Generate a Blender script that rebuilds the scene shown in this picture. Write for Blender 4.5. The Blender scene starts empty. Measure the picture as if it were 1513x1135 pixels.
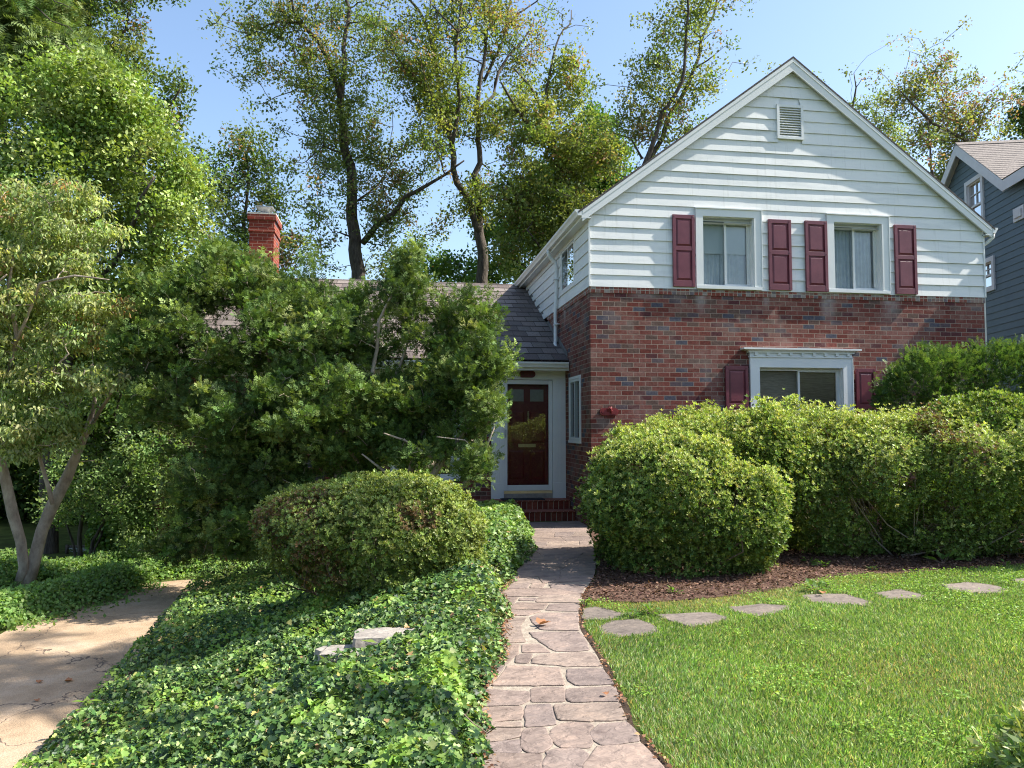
import bpy, bmesh, math, random
import numpy as np
from mathutils import Vector
random.seed(7); RNG = np.random.default_rng(11)
R = math.radians
scene = bpy.context.scene
COL = scene.collection
# ------------------------------------------------------------------ camera geometry (photo survey)
F = 1120.0; BR = R(8.7); PT = math.atan(62.5/F)
EYE = np.array([0, 0, 1.62])
FW = np.array([math.sin(BR)*math.cos(PT), math.cos(BR)*math.cos(PT), math.sin(PT)])
RT = np.array([math.cos(BR), -math.sin(BR), 0.0]); UP = np.cross(RT, FW)
def ray(x, y): return FW + RT*(x-756.5)/F + UP*(567.5-y)/F
def AY(x, y, Y): d = ray(x, y); return EYE + d*(Y-EYE[1])/d[1]
def AX(x, y, X): d = ray(x, y); return EYE + d*(X-EYE[0])/d[0]
def AZ(x, y, Z=0.0): d = ray(x, y); return EYE + d*(Z-EYE[2])/d[2]
def AD(x, y, D): return EYE + ray(x, y)*D
# ------------------------------------------------------------------ small helpers
def tag(o, label=None, cat=None, group=None, kind=None):
    if label: o['label'] = label
    if cat: o['category'] = cat
    if group: o['group'] = group
    if kind: o['kind'] = kind
    return o
ORG = {}
def org(o): return ORG.get(o.name, np.zeros(3)) if o is not None else np.zeros(3)
def thing(name, loc, label, cat, group=None):
    o = bpy.data.objects.new(name, None); COL.objects.link(o)
    o.location = loc; o.empty_display_size = .2
    ORG[o.name] = np.array(loc, float)
    return tag(o, label, cat, group)
class MB:
    def __init__(s): s.v = []; s.f = []
    def add(s, vs, fs):
        b = len(s.v); s.v += [tuple(map(float, p)) for p in vs]; s.f += [tuple(b+i for i in f) for f in fs]
    def box(s, x0, x1, y0, y1, z0, z1, m=None):
        p = [(x, y, z) for z in (z0, z1) for (x, y) in ((x0, y0), (x1, y0), (x1, y1), (x0, y1))]
        if m: p = [m(*q) for q in p]
        s.add(p, [(3,2,1,0), (4,5,6,7), (0,1,5,4), (1,2,6,5), (2,3,7,6), (3,0,4,7)])
    def hexa(s, p): s.add(p, [(3,2,1,0), (4,5,6,7), (0,1,5,4), (1,2,6,5), (2,3,7,6), (3,0,4,7)])
    def frustum(s, u0, u1, v0, v1, w0, w1, ins, m):
        p = [m(u, v, w0) for u, v in ((u0,v0),(u1,v0),(u1,v1),(u0,v1))] + [m(u, v, w1) for u, v in ((u0+ins,v0+ins),(u1-ins,v0+ins),(u1-ins,v1-ins),(u0+ins,v1-ins))]
        s.hexa(p)
    def prism(s, poly, ext):   # poly: 3-D points, ext: vector
        n = len(poly); q = [np.array(p) for p in poly]; e = np.array(ext)
        s.add(q + [p+e for p in q], [tuple(range(n))[::-1], tuple(range(n, 2*n))] + [(i, (i+1) % n, n+(i+1) % n, n+i) for i in range(n)])
    def tube(s, pts, rad, n=6, cap=True, flat=1.0):
        pts = np.array(pts, float); k = len(pts)
        rad = np.broadcast_to(np.array(rad, float), (k,))
        t = np.gradient(pts, axis=0); t /= np.linalg.norm(t, axis=1)[:, None]+1e-9
        ref = np.array([0.31, 0.17, 1.0]) if abs(t[0][2]) < .8 else np.array([1.0, .21, 0.1])
        b = len(s.v)
        for i in range(k):
            a = np.cross(t[i], ref); a /= np.linalg.norm(a); c = np.cross(t[i], a)
            for j in range(n):
                th = 2*math.pi*j/n
                s.v.append(tuple(pts[i] + rad[i]*(a*math.cos(th) + c*math.sin(th)*flat)))
        for i in range(k-1):
            for j in range(n):
                s.f.append((b+i*n+j, b+i*n+(j+1) % n, b+(i+1)*n+(j+1) % n, b+(i+1)*n+j))
        if cap:
            s.f.append(tuple(b+j for j in range(n))[::-1]); s.f.append(tuple(b+(k-1)*n+j for j in range(n)))
    def lathe(s, prof, c, n=14):
        b = len(s.v)
        for r, z in prof:
            for j in range(n):
                s.v.append((c[0]+r*math.cos(2*math.pi*j/n), c[1]+r*math.sin(2*math.pi*j/n), c[2]+z))
        for i in range(len(prof)-1):
            for j in range(n):
                s.f.append((b+i*n+j, b+i*n+(j+1) % n, b+(i+1)*n+(j+1) % n, b+(i+1)*n+j))
        s.f.append(tuple(b+j for j in range(n))[::-1]); s.f.append(tuple(b+(len(prof)-1)*n+j for j in range(n)))
    def build(s, name, mat, parent=None, smooth=False, recalc=True, bevel=0):
        o0 = org(parent)
        me = bpy.data.meshes.new(name)
        v = np.array(s.v) - o0
        me.from_pydata(v.tolist(), [], s.f)
        if recalc:
            bm = bmesh.new(); bm.from_mesh(me); bmesh.ops.recalc_face_normals(bm, faces=bm.faces); bm.to_mesh(me); bm.free()
        me.materials.append(mat)
        if smooth: me.polygons.foreach_set('use_smooth', [True]*len(me.polygons))
        o = bpy.data.objects.new(name, me); COL.objects.link(o)
        if parent is not None: o.parent = parent
        ORG[o.name] = o0
        if bevel:
            md = o.modifiers.new('bevel', 'BEVEL'); md.width = bevel; md.segments = 2; md.limit_method = 'ANGLE'
        return o
# ------------------------------------------------------------------ noise
def _h(i, j, k):
    n = (i*374761393 + j*668265263 + k*2147483647) & 0xffffffff
    n = ((n ^ (n >> 13))*1274126177) & 0xffffffff
    return ((n ^ (n >> 16)) & 0xffff)/65535.0
def noise(p, f=1.0, seed=0):
    p = np.atleast_2d(np.array(p, float))*f + seed*17.31
    i = np.floor(p).astype(np.int64); w = p-i; w = w*w*(3-2*w)
    r = 0
    for a in (0, 1):
        for b in (0, 1):
            for c in (0, 1):
                r = r + _h(i[:,0]+a, i[:,1]+b, i[:,2]+c)*(w[:,0] if a else 1-w[:,0])*(w[:,1] if b else 1-w[:,1])*(w[:,2] if c else 1-w[:,2])
    return r
def norm(a): return a/(np.linalg.norm(a, axis=-1, keepdims=True)+1e-9)
def inpoly(x, y, poly):
    poly = np.array(poly); r = np.zeros(len(x), bool); n = len(poly)
    for i in range(n):
        x0, y0 = poly[i][:2]; x1, y1 = poly[(i+1) % n][:2]
        c = ((y0 > y) != (y1 > y)) & (x < (x1-x0)*(y-y0)/((y1-y0) if y1 != y0 else 1e-9)+x0)
        r ^= c
    return r
# ------------------------------------------------------------------ materials
def newmat(name):
    m = bpy.data.materials.new(name); m.use_nodes = True
    nt = m.node_tree; b = nt.nodes['Principled BSDF']
    return m, nt, b
def N(nt, t, **k):
    n = nt.nodes.new(t)
    for a, v in k.items(): setattr(n, a, v)
    return n
def ramp(nt, stops, interp='LINEAR'):
    r = N(nt, 'ShaderNodeValToRGB'); cr = r.color_ramp; cr.interpolation = interp
    while len(cr.elements) < len(stops): cr.elements.new(.5)
    for e, (p, c) in zip(cr.elements, stops): e.position = p; e.color = (*c, 1)
    return r
def coords(nt, scale=(1,1,1)):
    tc = N(nt, 'ShaderNodeTexCoord'); mp = N(nt, 'ShaderNodeMapping'); mp.inputs['Scale'].default_value = scale
    nt.links.new(tc.outputs['Object'], mp.inputs['Vector']); return mp.outputs['Vector']
def noisy(name, c1, c2, scale=8, rough=.6, bump=.1, bscale=None, c3=None, stretch=(1,1,1), spec=.3, lo=.35, hi=.65, metal=0, bdist=.02):
    m, nt, b = newmat(name); v = coords(nt, stretch)
    n = N(nt, 'ShaderNodeTexNoise'); n.inputs['Scale'].default_value = scale; n.inputs['Detail'].default_value = 6; n.inputs['Roughness'].default_value = .65
    nt.links.new(v, n.inputs['Vector'])
    st = [(lo, c1), (hi, c2)] if c3 is None else [(lo, c1), ((lo+hi)/2, c2), (hi, c3)]
    r = ramp(nt, st); nt.links.new(n.outputs['Fac'], r.inputs['Fac']); nt.links.new(r.outputs['Color'], b.inputs['Base Color'])
    b.inputs['Roughness'].default_value = rough; b.inputs['Specular IOR Level'].default_value = spec; b.inputs['Metallic'].default_value = metal
    if bump:
        n2 = N(nt, 'ShaderNodeTexNoise'); n2.inputs['Scale'].default_value = bscale or scale*4; n2.inputs['Detail'].default_value = 5
        nt.links.new(v, n2.inputs['Vector'])
        bp = N(nt, 'ShaderNodeBump'); bp.inputs['Strength'].default_value = bump; bp.inputs['Distance'].default_value = bdist
        nt.links.new(n2.outputs['Fac'], bp.inputs['Height']); nt.links.new(bp.outputs['Normal'], b.inputs['Normal'])
    return m
def brickmat(name, bw, bh, stops, mortar=(.42,.38,.31), msize=.009, off=.5, stain=True, zy=False, bump=.6, shift=0.0, eff=False):
    m, nt, b = newmat(name); tc = N(nt, 'ShaderNodeTexCoord'); sp = N(nt, 'ShaderNodeSeparateXYZ')
    nt.links.new(tc.outputs['Object'], sp.inputs[0])
    ad = N(nt, 'ShaderNodeMath', operation='ADD'); cb = N(nt, 'ShaderNodeCombineXYZ')
    if zy:   # roof: x along the eave, y up the slope
        nt.links.new(sp.outputs['X'], ad.inputs[0]); ad.inputs[1].default_value = shift
        nt.links.new(sp.outputs['Y'], cb.inputs['Y'])
    else:
        nt.links.new(sp.outputs['X'], ad.inputs[0]); nt.links.new(sp.outputs['Y'], ad.inputs[1])
        zz = N(nt, 'ShaderNodeMath', operation='ADD'); zz.inputs[1].default_value = shift
        nt.links.new(sp.outputs['Z'], zz.inputs[0]); nt.links.new(zz.outputs[0], cb.inputs['Y'])
    nt.links.new(ad.outputs[0], cb.inputs['X'])
    # slightly wavering joints
    nz = N(nt, 'ShaderNodeTexNoise'); nz.inputs['Scale'].default_value = 9; nt.links.new(cb.outputs[0], nz.inputs['Vector'])
    mx0 = N(nt, 'ShaderNodeVectorMath', operation='MULTIPLY_ADD'); mx0.inputs[1].default_value = (.006,.006,0)
    nt.links.new(nz.outputs['Color'], mx0.inputs[0]); nt.links.new(cb.outputs[0], mx0.inputs[2])
    br = N(nt, 'ShaderNodeTexBrick'); br.offset = off; br.squash = 1
    br.inputs['Scale'].default_value = 1; br.inputs['Brick Width'].default_value = bw; br.inputs['Row Height'].default_value = bh
    br.inputs['Mortar Size'].default_value = msize/2; br.inputs['Mortar Smooth'].default_value = .25; br.inputs['Bias'].default_value = 0
    br.inputs['Color1'].default_value = (0,0,0,1); br.inputs['Color2'].default_value = (1,1,1,1); br.inputs['Mortar'].default_value = (.5,.5,.5,1)
    nt.links.new(mx0.outputs[0], br.inputs['Vector'])
    r = ramp(nt, stops, 'CONSTANT'); nt.links.new(br.outputs['Color'], r.inputs['Fac'])
    n1 = N(nt, 'ShaderNodeTexNoise'); n1.inputs['Scale'].default_value = 30; n1.inputs['Detail'].default_value = 6
    nt.links.new(cb.outputs[0], n1.inputs['Vector'])
    hv = N(nt, 'ShaderNodeHueSaturation'); mr = N(nt, 'ShaderNodeMapRange'); mr.inputs[1].default_value = .3; mr.inputs[2].default_value = .7; mr.inputs[3].default_value = .72; mr.inputs[4].default_value = 1.28
    nt.links.new(n1.outputs['Fac'], mr.inputs[0]); nt.links.new(mr.outputs[0], hv.inputs['Value']); nt.links.new(r.outputs['Color'], hv.inputs['Color'])
    src = hv.outputs['Color']
    if stain:
        n2 = N(nt, 'ShaderNodeTexNoise'); n2.inputs['Scale'].default_value = 1.7; n2.inputs['Detail'].default_value = 7; n2.inputs['Roughness'].default_value = .7
        nt.links.new(cb.outputs[0], n2.inputs['Vector'])
        mr2 = N(nt, 'ShaderNodeMapRange'); mr2.inputs[1].default_value = .5; mr2.inputs[2].default_value = .8; mr2.inputs[3].default_value = 0; mr2.inputs[4].default_value = .5
        nt.links.new(n2.outputs['Fac'], mr2.inputs[0])
        mxs = N(nt, 'ShaderNodeMixRGB'); mxs.inputs['Color2'].default_value = (.40,.31,.27,1)
        nt.links.new(mr2.outputs[0], mxs.inputs['Fac']); nt.links.new(src, mxs.inputs['Color1']); src = mxs.outputs['Color']
    mx = N(nt, 'ShaderNodeMixRGB'); mx.inputs['Color2'].default_value = (*mortar, 1)
    if eff:   # lime run-off below the corners of the upper window trim
        for ex, ew, el in ((1.87,.07,.35), (3.02,.05,.22), (4.13,.10,.55), (5.30,.13,.40), (.9,.2,.12)):
            a1 = N(nt, 'ShaderNodeMath', operation='SUBTRACT'); nt.links.new(ad.outputs[0], a1.inputs[0]); a1.inputs[1].default_value = ex
            a2 = N(nt, 'ShaderNodeMath', operation='ABSOLUTE'); nt.links.new(a1.outputs[0], a2.inputs[0])
            m1 = N(nt, 'ShaderNodeMapRange'); m1.inputs[1].default_value = ew*1.6; m1.inputs[2].default_value = ew*.4; nt.links.new(a2.outputs[0], m1.inputs[0])
            m2 = N(nt, 'ShaderNodeMapRange'); m2.inputs[1].default_value = 3.77-el; m2.inputs[2].default_value = 3.80; nt.links.new(sp.outputs['Z'], m2.inputs[0])
            m3 = N(nt, 'ShaderNodeMath', operation='MULTIPLY'); nt.links.new(m1.outputs[0], m3.inputs[0]); nt.links.new(m2.outputs[0], m3.inputs[1])
            nn_ = N(nt, 'ShaderNodeTexNoise'); nn_.inputs['Scale'].default_value = 11; nn_.inputs['Detail'].default_value = 5; nt.links.new(cb.outputs[0], nn_.inputs['Vector'])
            m4 = N(nt, 'ShaderNodeMath', operation='MULTIPLY'); nt.links.new(m3.outputs[0], m4.inputs[0]); nt.links.new(nn_.outputs['Fac'], m4.inputs[1])
            me_ = N(nt, 'ShaderNodeMixRGB'); me_.inputs['Color2'].default_value = (.42,.40,.39,1); nt.links.new(m4.outputs[0], me_.inputs['Fac']); nt.links.new(src, me_.inputs['Color1']); src = me_.outputs['Color']
    nt.links.new(br.outputs['Fac'], mx.inputs['Fac']); nt.links.new(src, mx.inputs['Color1'])
    nt.links.new(mx.outputs['Color'], b.inputs['Base Color'])
    b.inputs['Roughness'].default_value = .85; b.inputs['Specular IOR Level'].default_value = .25
    iv = N(nt, 'ShaderNodeMath', operation='SUBTRACT'); iv.inputs[0].default_value = 1; nt.links.new(br.outputs['Fac'], iv.inputs[1])
    ml = N(nt, 'ShaderNodeMath', operation='MULTIPLY_ADD'); ml.inputs[1].default_value = .25
    nt.links.new(n1.outputs['Fac'], ml.inputs[0]); nt.links.new(iv.outputs[0], ml.inputs[2])
    bp = N(nt, 'ShaderNodeBump'); bp.inputs['Strength'].default_value = bump; bp.inputs['Distance'].default_value = .006
    nt.links.new(ml.outputs[0], bp.inputs['Height']); nt.links.new(bp.outputs['Normal'], b.inputs['Normal'])
    return m
BR_ST = [(0,(.125,.03,.022)), (.16,(.165,.048,.037)), (.34,(.15,.042,.033)), (.48,(.185,.08,.064)), (.60,(.17,.07,.055)), (.72,(.105,.062,.05)), (.82,(.085,.026,.028)), (.89,(.085,.06,.068)), (.95,(.066,.064,.085))]
M_brick = brickmat('brick', .204, .0757, BR_ST, mortar=(.30,.24,.19), eff=True)
M_rowlock = brickmat('rowlock_brick', .0757, .3, [(0,(.20,.05,.035)), (.35,(.24,.08,.06)), (.55,(.22,.14,.12)), (.72,(.15,.12,.13)), (.86,(.28,.24,.22))], off=0, shift=.07)
M_stepbrick = brickmat('step_brick', .095, .4, [(0,(.15,.03,.02)), (.4,(.19,.05,.03)), (.7,(.12,.03,.02))], off=0, shift=.02, stain=False)
M_chim = brickmat('chimney_brick', .204, .0757, [(0,(.21,.036,.022)), (.4,(.26,.055,.034)), (.8,(.17,.036,.028)), (.93,(.08,.06,.08))], mortar=(.36,.20,.15), stain=False, msize=.012)
def leafmat(name, trans=.3, rough=.45, spec=.4):
    m, nt, b = newmat(name)
    at = N(nt, 'ShaderNodeAttribute'); at.attribute_name = 'lc'
    nt.links.new(at.outputs['Color'], b.inputs['Base Color']); b.inputs['Roughness'].default_value = rough; b.inputs['Specular IOR Level'].default_value = spec
    tr = N(nt, 'ShaderNodeBsdfTranslucent'); mc = N(nt, 'ShaderNodeMixRGB', blend_type='MULTIPLY'); mc.inputs['Fac'].default_value = 1; mc.inputs['Color2'].default_value = (1.5,1.5,.6,1)
    nt.links.new(at.outputs['Color'], mc.inputs['Color1']); nt.links.new(mc.outputs[0], tr.inputs['Color'])
    ms = N(nt, 'ShaderNodeMixShader'); ms.inputs[0].default_value = trans
    nt.links.new(b.outputs[0], ms.inputs[1]); nt.links.new(tr.outputs[0], ms.inputs[2])
    nt.links.new(ms.outputs[0], nt.nodes['Material Output'].inputs['Surface'])
    return m
M_leaf = leafmat('leaf', .42, .5, .28); M_gloss = leafmat('glossy_leaf', .25, .46, .32); M_needle = leafmat('needle', .25, .55, .2); M_grassb = leafmat('grass_blade', .35, .5, .3)
M_dry = leafmat('dry_bits', .1, .8, .1)
M_bark = noisy('bark', (.045,.035,.028), (.12,.10,.08), 14, .9, .8, 30, stretch=(1,1,.25), bdist=.04)
M_bark2 = noisy('pale_bark', (.24,.185,.145), (.46,.38,.30), 9, .9, .6, 22, stretch=(1,1,.5))
M_twig = noisy('twig', (.10,.075,.055), (.24,.19,.15), 12, .9, .3)
M_white = noisy('white_paint', (.64,.66,.66), (.70,.71,.70), 3, .45, .05, 60, spec=.4, lo=.3, hi=.6)
def siding_mat():
    # broad grime drift plus thin vertical streaks
    m = noisy('siding_paint', (.56,.585,.585), (.72,.73,.72), 1.6, .5, .08, 90, stretch=(.5,.5,3), lo=.28, hi=.5)
    nt = m.node_tree; b = nt.nodes['Principled BSDF']; src = b.inputs['Base Color'].links[0].from_socket
    v = coords(nt, (14,14,.7)); n = N(nt, 'ShaderNodeTexNoise'); n.inputs['Scale'].default_value = 1.6; n.inputs['Detail'].default_value = 5; nt.links.new(v, n.inputs['Vector'])
    mr = N(nt, 'ShaderNodeMapRange'); mr.inputs[1].default_value = .58; mr.inputs[2].default_value = .78; mr.inputs[4].default_value = .30; nt.links.new(n.outputs['Fac'], mr.inputs[0])
    mx = N(nt, 'ShaderNodeMixRGB'); mx.inputs['Color2'].default_value = (.36,.37,.32,1); nt.links.new(mr.outputs[0], mx.inputs['Fac']); nt.links.new(src, mx.inputs['Color1']); nt.links.new(mx.outputs[0], b.inputs['Base Color'])
    return m
M_siding = siding_mat()
M_maroon = noisy('maroon_paint', (.125,.022,.034), (.165,.036,.05), 5, .38, .04, 60, spec=.5)
M_blue = noisy('blue_siding', (.10,.15,.178), (.12,.172,.20), 2, .6, .05, 60)
M_trimw = noisy('neighbour_trim', (.62,.62,.62), (.68,.68,.68), 4, .5, 0)
M_frame = noisy('vinyl_frame', (.62,.64,.63), (.68,.69,.68), 6, .35, 0, spec=.5)
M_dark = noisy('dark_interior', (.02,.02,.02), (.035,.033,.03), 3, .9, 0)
M_screen = None
def glassmat(name, tint=(.95,.98,.98), base=.04, rough=.0, refl=1.0):
    m, nt, b = newmat(name); nt.nodes.remove(b)
    g = N(nt, 'ShaderNodeBsdfGlossy'); g.inputs['Roughness'].default_value = rough
    t = N(nt, 'ShaderNodeBsdfTransparent'); t.inputs['Color'].default_value = (*tint, 1)
    fr = N(nt, 'ShaderNodeFresnel'); fr.inputs['IOR'].default_value = 1.52
    ad = N(nt, 'ShaderNodeMath', operation='MULTIPLY_ADD'); ad.inputs[1].default_value = refl; ad.inputs[2].default_value = base; nt.links.new(fr.outputs[0], ad.inputs[0])
    ms = N(nt, 'ShaderNodeMixShader'); nt.links.new(ad.outputs[0], ms.inputs[0])
    nt.links.new(t.outputs[0], ms.inputs[1]); nt.links.new(g.outputs[0], ms.inputs[2]); nt.links.new(ms.outputs[0], nt.nodes['Material Output'].inputs['Surface'])
    return m
M_glass = glassmat('window_glass'); M_screeng = glassmat('screened_glass', (.55,.61,.63), .0, .0, .22)
M_darkg = glassmat('dark_glass', (.8,.82,.8), .03)
M_curtain = noisy('curtain', (.72,.75,.80), (.88,.90,.93), 6, .9, .1, 40)
M_shade = noisy('roller_shade', (.90,.92,.90), (.93,.94,.93), 3, .9, 0)
M_blind = noisy('bamboo_blind', (.40,.29,.20), (.75,.58,.42), 30, .8, .3, 60, stretch=(.25,1,6))
M_metal = noisy('galvanised', (.30,.32,.34), (.45,.47,.50), 10, .45, .05, metal=.6)
M_conc = noisy('concrete', (.42,.39,.34), (.60,.56,.50), 18, .9, .3)
M_brass = noisy('brass', (.70,.55,.28), (.80,.66,.36), 9, .35, 0, metal=.35)
M_door = noisy('door_paint', (.20,.022,.028), (.25,.035,.04), 4, .3, .02, spec=.5)
M_black = noisy('black_rubber', (.008,.009,.014), (.02,.022,.03), 30, .8, .2)
M_dark2 = noisy('sign_number', (.05,.03,.028), (.07,.045,.04), 9, .6, 0)
M_plaque = noisy('plaque_paint', (.16,.025,.028), (.22,.035,.035), 8, .4, .1)
M_solar = noisy('solar_panel', (.02,.035,.12), (.04,.06,.18), 20, .15, 0, spec=.8)
SH_W = [(0,(.125,.105,.098)), (.25,(.175,.142,.128)), (.5,(.15,.128,.115)), (.7,(.205,.175,.16)), (.85,(.115,.092,.085))]
M_shingle = brickmat('wing_shingle', .27, .302, SH_W, mortar=(.06,.05,.045), msize=.016, off=.5, stain=False, zy=True, bump=.3)
M_shingle2 = noisy('grey_shingle', (.16,.14,.125), (.30,.26,.235), 9, .9, .4, 60, stretch=(3,3,1))
M_roofd = noisy('dark_shingle', (.05,.045,.045), (.11,.095,.09), 12, .9, .4)
# ground
def ground_mat():
    m, nt, b = newmat('soil_and_thatch'); v = coords(nt)
    n = N(nt, 'ShaderNodeTexNoise'); n.inputs['Scale'].default_value = 3; n.inputs['Detail'].default_value = 9; n.inputs['Roughness'].default_value = .7; nt.links.new(v, n.inputs['Vector'])
    r = ramp(nt, [(.3,(.05,.045,.02)), (.48,(.055,.075,.018)), (.62,(.09,.115,.03)), (.75,(.15,.13,.06))]); nt.links.new(n.outputs['Fac'], r.inputs['Fac'])
    nt.links.new(r.outputs['Color'], b.inputs['Base Color']); b.inputs['Roughness'].default_value = .95; b.inputs['Specular IOR Level'].default_value = .1
    return m
M_ground = ground_mat()
M_mulch = noisy('mulch', (.035,.02,.014), (.10,.055,.038), 45, .95, .9, 70, c3=(.17,.10,.075), lo=.3, hi=.72)
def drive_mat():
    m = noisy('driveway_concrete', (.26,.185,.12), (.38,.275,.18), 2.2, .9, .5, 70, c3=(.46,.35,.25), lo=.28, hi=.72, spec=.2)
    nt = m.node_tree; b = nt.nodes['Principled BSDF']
    src = b.inputs['Base Color'].links[0].from_socket
    vo = N(nt, 'ShaderNodeTexVoronoi', feature='DISTANCE_TO_EDGE'); vo.inputs['Scale'].default_value = .55
    tc = N(nt, 'ShaderNodeTexCoord'); nn = N(nt, 'ShaderNodeTexNoise'); nn.inputs['Scale'].default_value = 2.5; nn.inputs['Detail'].default_value = 5
    nt.links.new(tc.outputs['Object'], nn.inputs['Vector'])
    vm = N(nt, 'ShaderNodeVectorMath', operation='MULTIPLY_ADD'); vm.inputs[1].default_value = (.7,.7,.7)
    nt.links.new(nn.outputs['Color'], vm.inputs[0]); nt.links.new(tc.outputs['Object'], vm.inputs[2]); nt.links.new(vm.outputs[0], vo.inputs['Vector'])
    lt = N(nt, 'ShaderNodeMath', operation='LESS_THAN'); lt.inputs[1].default_value = .0035; nt.links.new(vo.outputs['Distance'], lt.inputs[0])
    n3 = N(nt, 'ShaderNodeTexNoise'); n3.inputs['Scale'].default_value = 160; n3.inputs['Detail'].default_value = 3; nt.links.new(tc.outputs['Object'], n3.inputs['Vector'])
    hv = N(nt, 'ShaderNodeHueSaturation'); mr = N(nt, 'ShaderNodeMapRange'); mr.inputs[1].default_value = .3; mr.inputs[2].default_value = .7; mr.inputs[3].default_value = .7; mr.inputs[4].default_value = 1.25
    nt.links.new(n3.outputs['Fac'], mr.inputs[0]); nt.links.new(mr.outputs[0], hv.inputs['Value']); nt.links.new(src, hv.inputs['Color'])
    mx = N(nt, 'ShaderNodeMixRGB'); mx.inputs['Color2'].default_value = (.12,.09,.07,1)
    nt.links.new(lt.outputs[0], mx.inputs['Fac']); nt.links.new(hv.outputs[0], mx.inputs['Color1']); nt.links.new(mx.outputs[0], b.inputs['Base Color'])
    return m
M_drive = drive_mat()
M_mortar = noisy('path_mortar', (.24,.20,.16), (.36,.31,.25), 14, .9, .4, 60, spec=.2)
def stone_mat():
    m, nt, b = newmat('flagstone'); v = coords(nt, (1,1.6,1))
    at = N(nt, 'ShaderNodeAttribute'); at.attribute_name = 'lc'
    n = N(nt, 'ShaderNodeTexNoise'); n.inputs['Scale'].default_value = 4; n.inputs['Detail'].default_value = 10; n.inputs['Roughness'].default_value = .72; nt.links.new(v, n.inputs['Vector'])
    r = ramp(nt, [(.3,(.55,.52,.53)), (.5,(.96,.95,.95)), (.7,(1.38,1.30,1.22))]); nt.links.new(n.outputs['Fac'], r.inputs['Fac'])
    mu = N(nt, 'ShaderNodeMixRGB', blend_type='MULTIPLY'); mu.inputs['Fac'].default_value = 1
    nt.links.new(at.outputs['Color'], mu.inputs['Color1']); nt.links.new(r.outputs['Color'], mu.inputs['Color2'])
    # lichen / chalk marks
    n3 = N(nt, 'ShaderNodeTexNoise'); n3.inputs['Scale'].default_value = 22; n3.inputs['Detail'].default_value = 8; n3.inputs['Roughness'].default_value = .8; nt.links.new(v, n3.inputs['Vector'])
    mr = N(nt, 'ShaderNodeMapRange'); mr.inputs[1].default_value = .56; mr.inputs[2].default_value = .72; mr.inputs[4].default_value = .45; nt.links.new(n3.outputs['Fac'], mr.inputs[0])
    mx = N(nt, 'ShaderNodeMixRGB'); mx.inputs['Color2'].default_value = (.42,.35,.30,1); nt.links.new(mr.outputs[0], mx.inputs['Fac']); nt.links.new(mu.outputs[0], mx.inputs['Color1'])
    nt.links.new(mx.outputs[0], b.inputs['Base Color']); b.inputs['Roughness'].default_value = .8; b.inputs['Specular IOR Level'].default_value = .25
    n2 = N(nt, 'ShaderNodeTexNoise'); n2.inputs['Scale'].default_value = 13; n2.inputs['Detail'].default_value = 9; n2.inputs['Distortion'].default_value = .6; nt.links.new(v, n2.inputs['Vector'])
    bp = N(nt, 'ShaderNodeBump'); bp.inputs['Strength'].default_value = .9; bp.inputs['Distance'].default_value = .025
    nt.links.new(n2.outputs['Fac'], bp.inputs['Height']); nt.links.new(bp.outputs['Normal'], b.inputs['Normal'])
    return m
M_stone = stone_mat()
# ------------------------------------------------------------------ leaf instancing into one mesh
def T_leaf(w=.24, fold=.07, droop=.06):
    return np.array([(0,0,0), (w,.42,fold), (0,1,-droop), (-w,.42,fold)]), [(0,1,2), (0,2,3)]
def T_quad(w=.26, fold=.05):
    return np.array([(0,0,0), (w,.45,fold), (0,1,0), (-w,.45,fold)]), [(0,1,2,3)]
def T_rosette(n=5, tilt=50, w=.22):
    V = []; Fs = []
    for i in range(n):
        a = 2*math.pi*i/n + .4*(i % 2); t = R(tilt + (12 if i % 2 else -10)); c, s = math.cos(a), math.sin(a)
        d = np.array([c*math.sin(t), math.cos(t), s*math.sin(t)]); x = np.array([-s, 0, c])
        b = len(V); V += [d*.05, d*.55+x*w, d*1.0, d*.55-x*w]; Fs.append((b, b+1, b+2, b+3))
    return np.array(V), Fs
def T_spray(n=7):
    V = []; Fs = []
    for i in range(n):
        t = i/n
        for s in (-1, 1):
            L = .36*(1-.4*t)
            b = len(V); V += [(0, t-.01, 0), (0, t+.12, .0), (s*L, t+.13, .07*(i % 2))]; Fs.append((b, b+1, b+2))
    b = len(V); V += [(-.03, 0, 0), (.03, 0, 0), (0, 1.15, -.05)]; Fs.append((b, b+1, b+2))
    return np.array(V, float), Fs
def T_frond(k=3):
    V = []; Fs = []
    def lf(o, a, L, w, z):
        c, s_ = math.sin(a), math.cos(a); d = np.array([c, s_, z]); x = np.array([s_, -c, 0])*w; b = len(V); o = np.array(o, float)
        V.extend([o, o+d*L*.5+x, o+d*L, o+d*L*.5-x]); Fs.append((b, b+1, b+2, b+3))
    lf((0,.35,0), 0, .65, .085, -.05)
    for i in range(k):
        t = .02+.26*i
        for s in (-1, 1): lf((0,t,0), s*(.95-.1*i), .52-.06*i, .085, .12*((i+(s > 0)) % 2)-.04)
    return np.array(V, float), Fs
def T_ivy():
    o = [(0,.02), (.3,-.14), (.56,.12), (.36,.36), (.34,.62), (.12,.66), (0,1.0), (-.12,.66), (-.34,.62), (-.36,.36), (-.56,.12), (-.3,-.14)]
    V = [(0,.3,-.06)] + [(x, y, .05*abs(x)*2 - .05*(y > .9)) for x, y in o]
    return np.array(V, float), [(0, 1+i, 1+(i+1) % 12) for i in range(12)]
def T_blade():
    return np.array([(-.045,0,0), (.045,0,0), (.035,.55,.05), (-.035,.55,.05), (0,1,.25)]), [(0,1,2,3), (3,2,4)]
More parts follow.
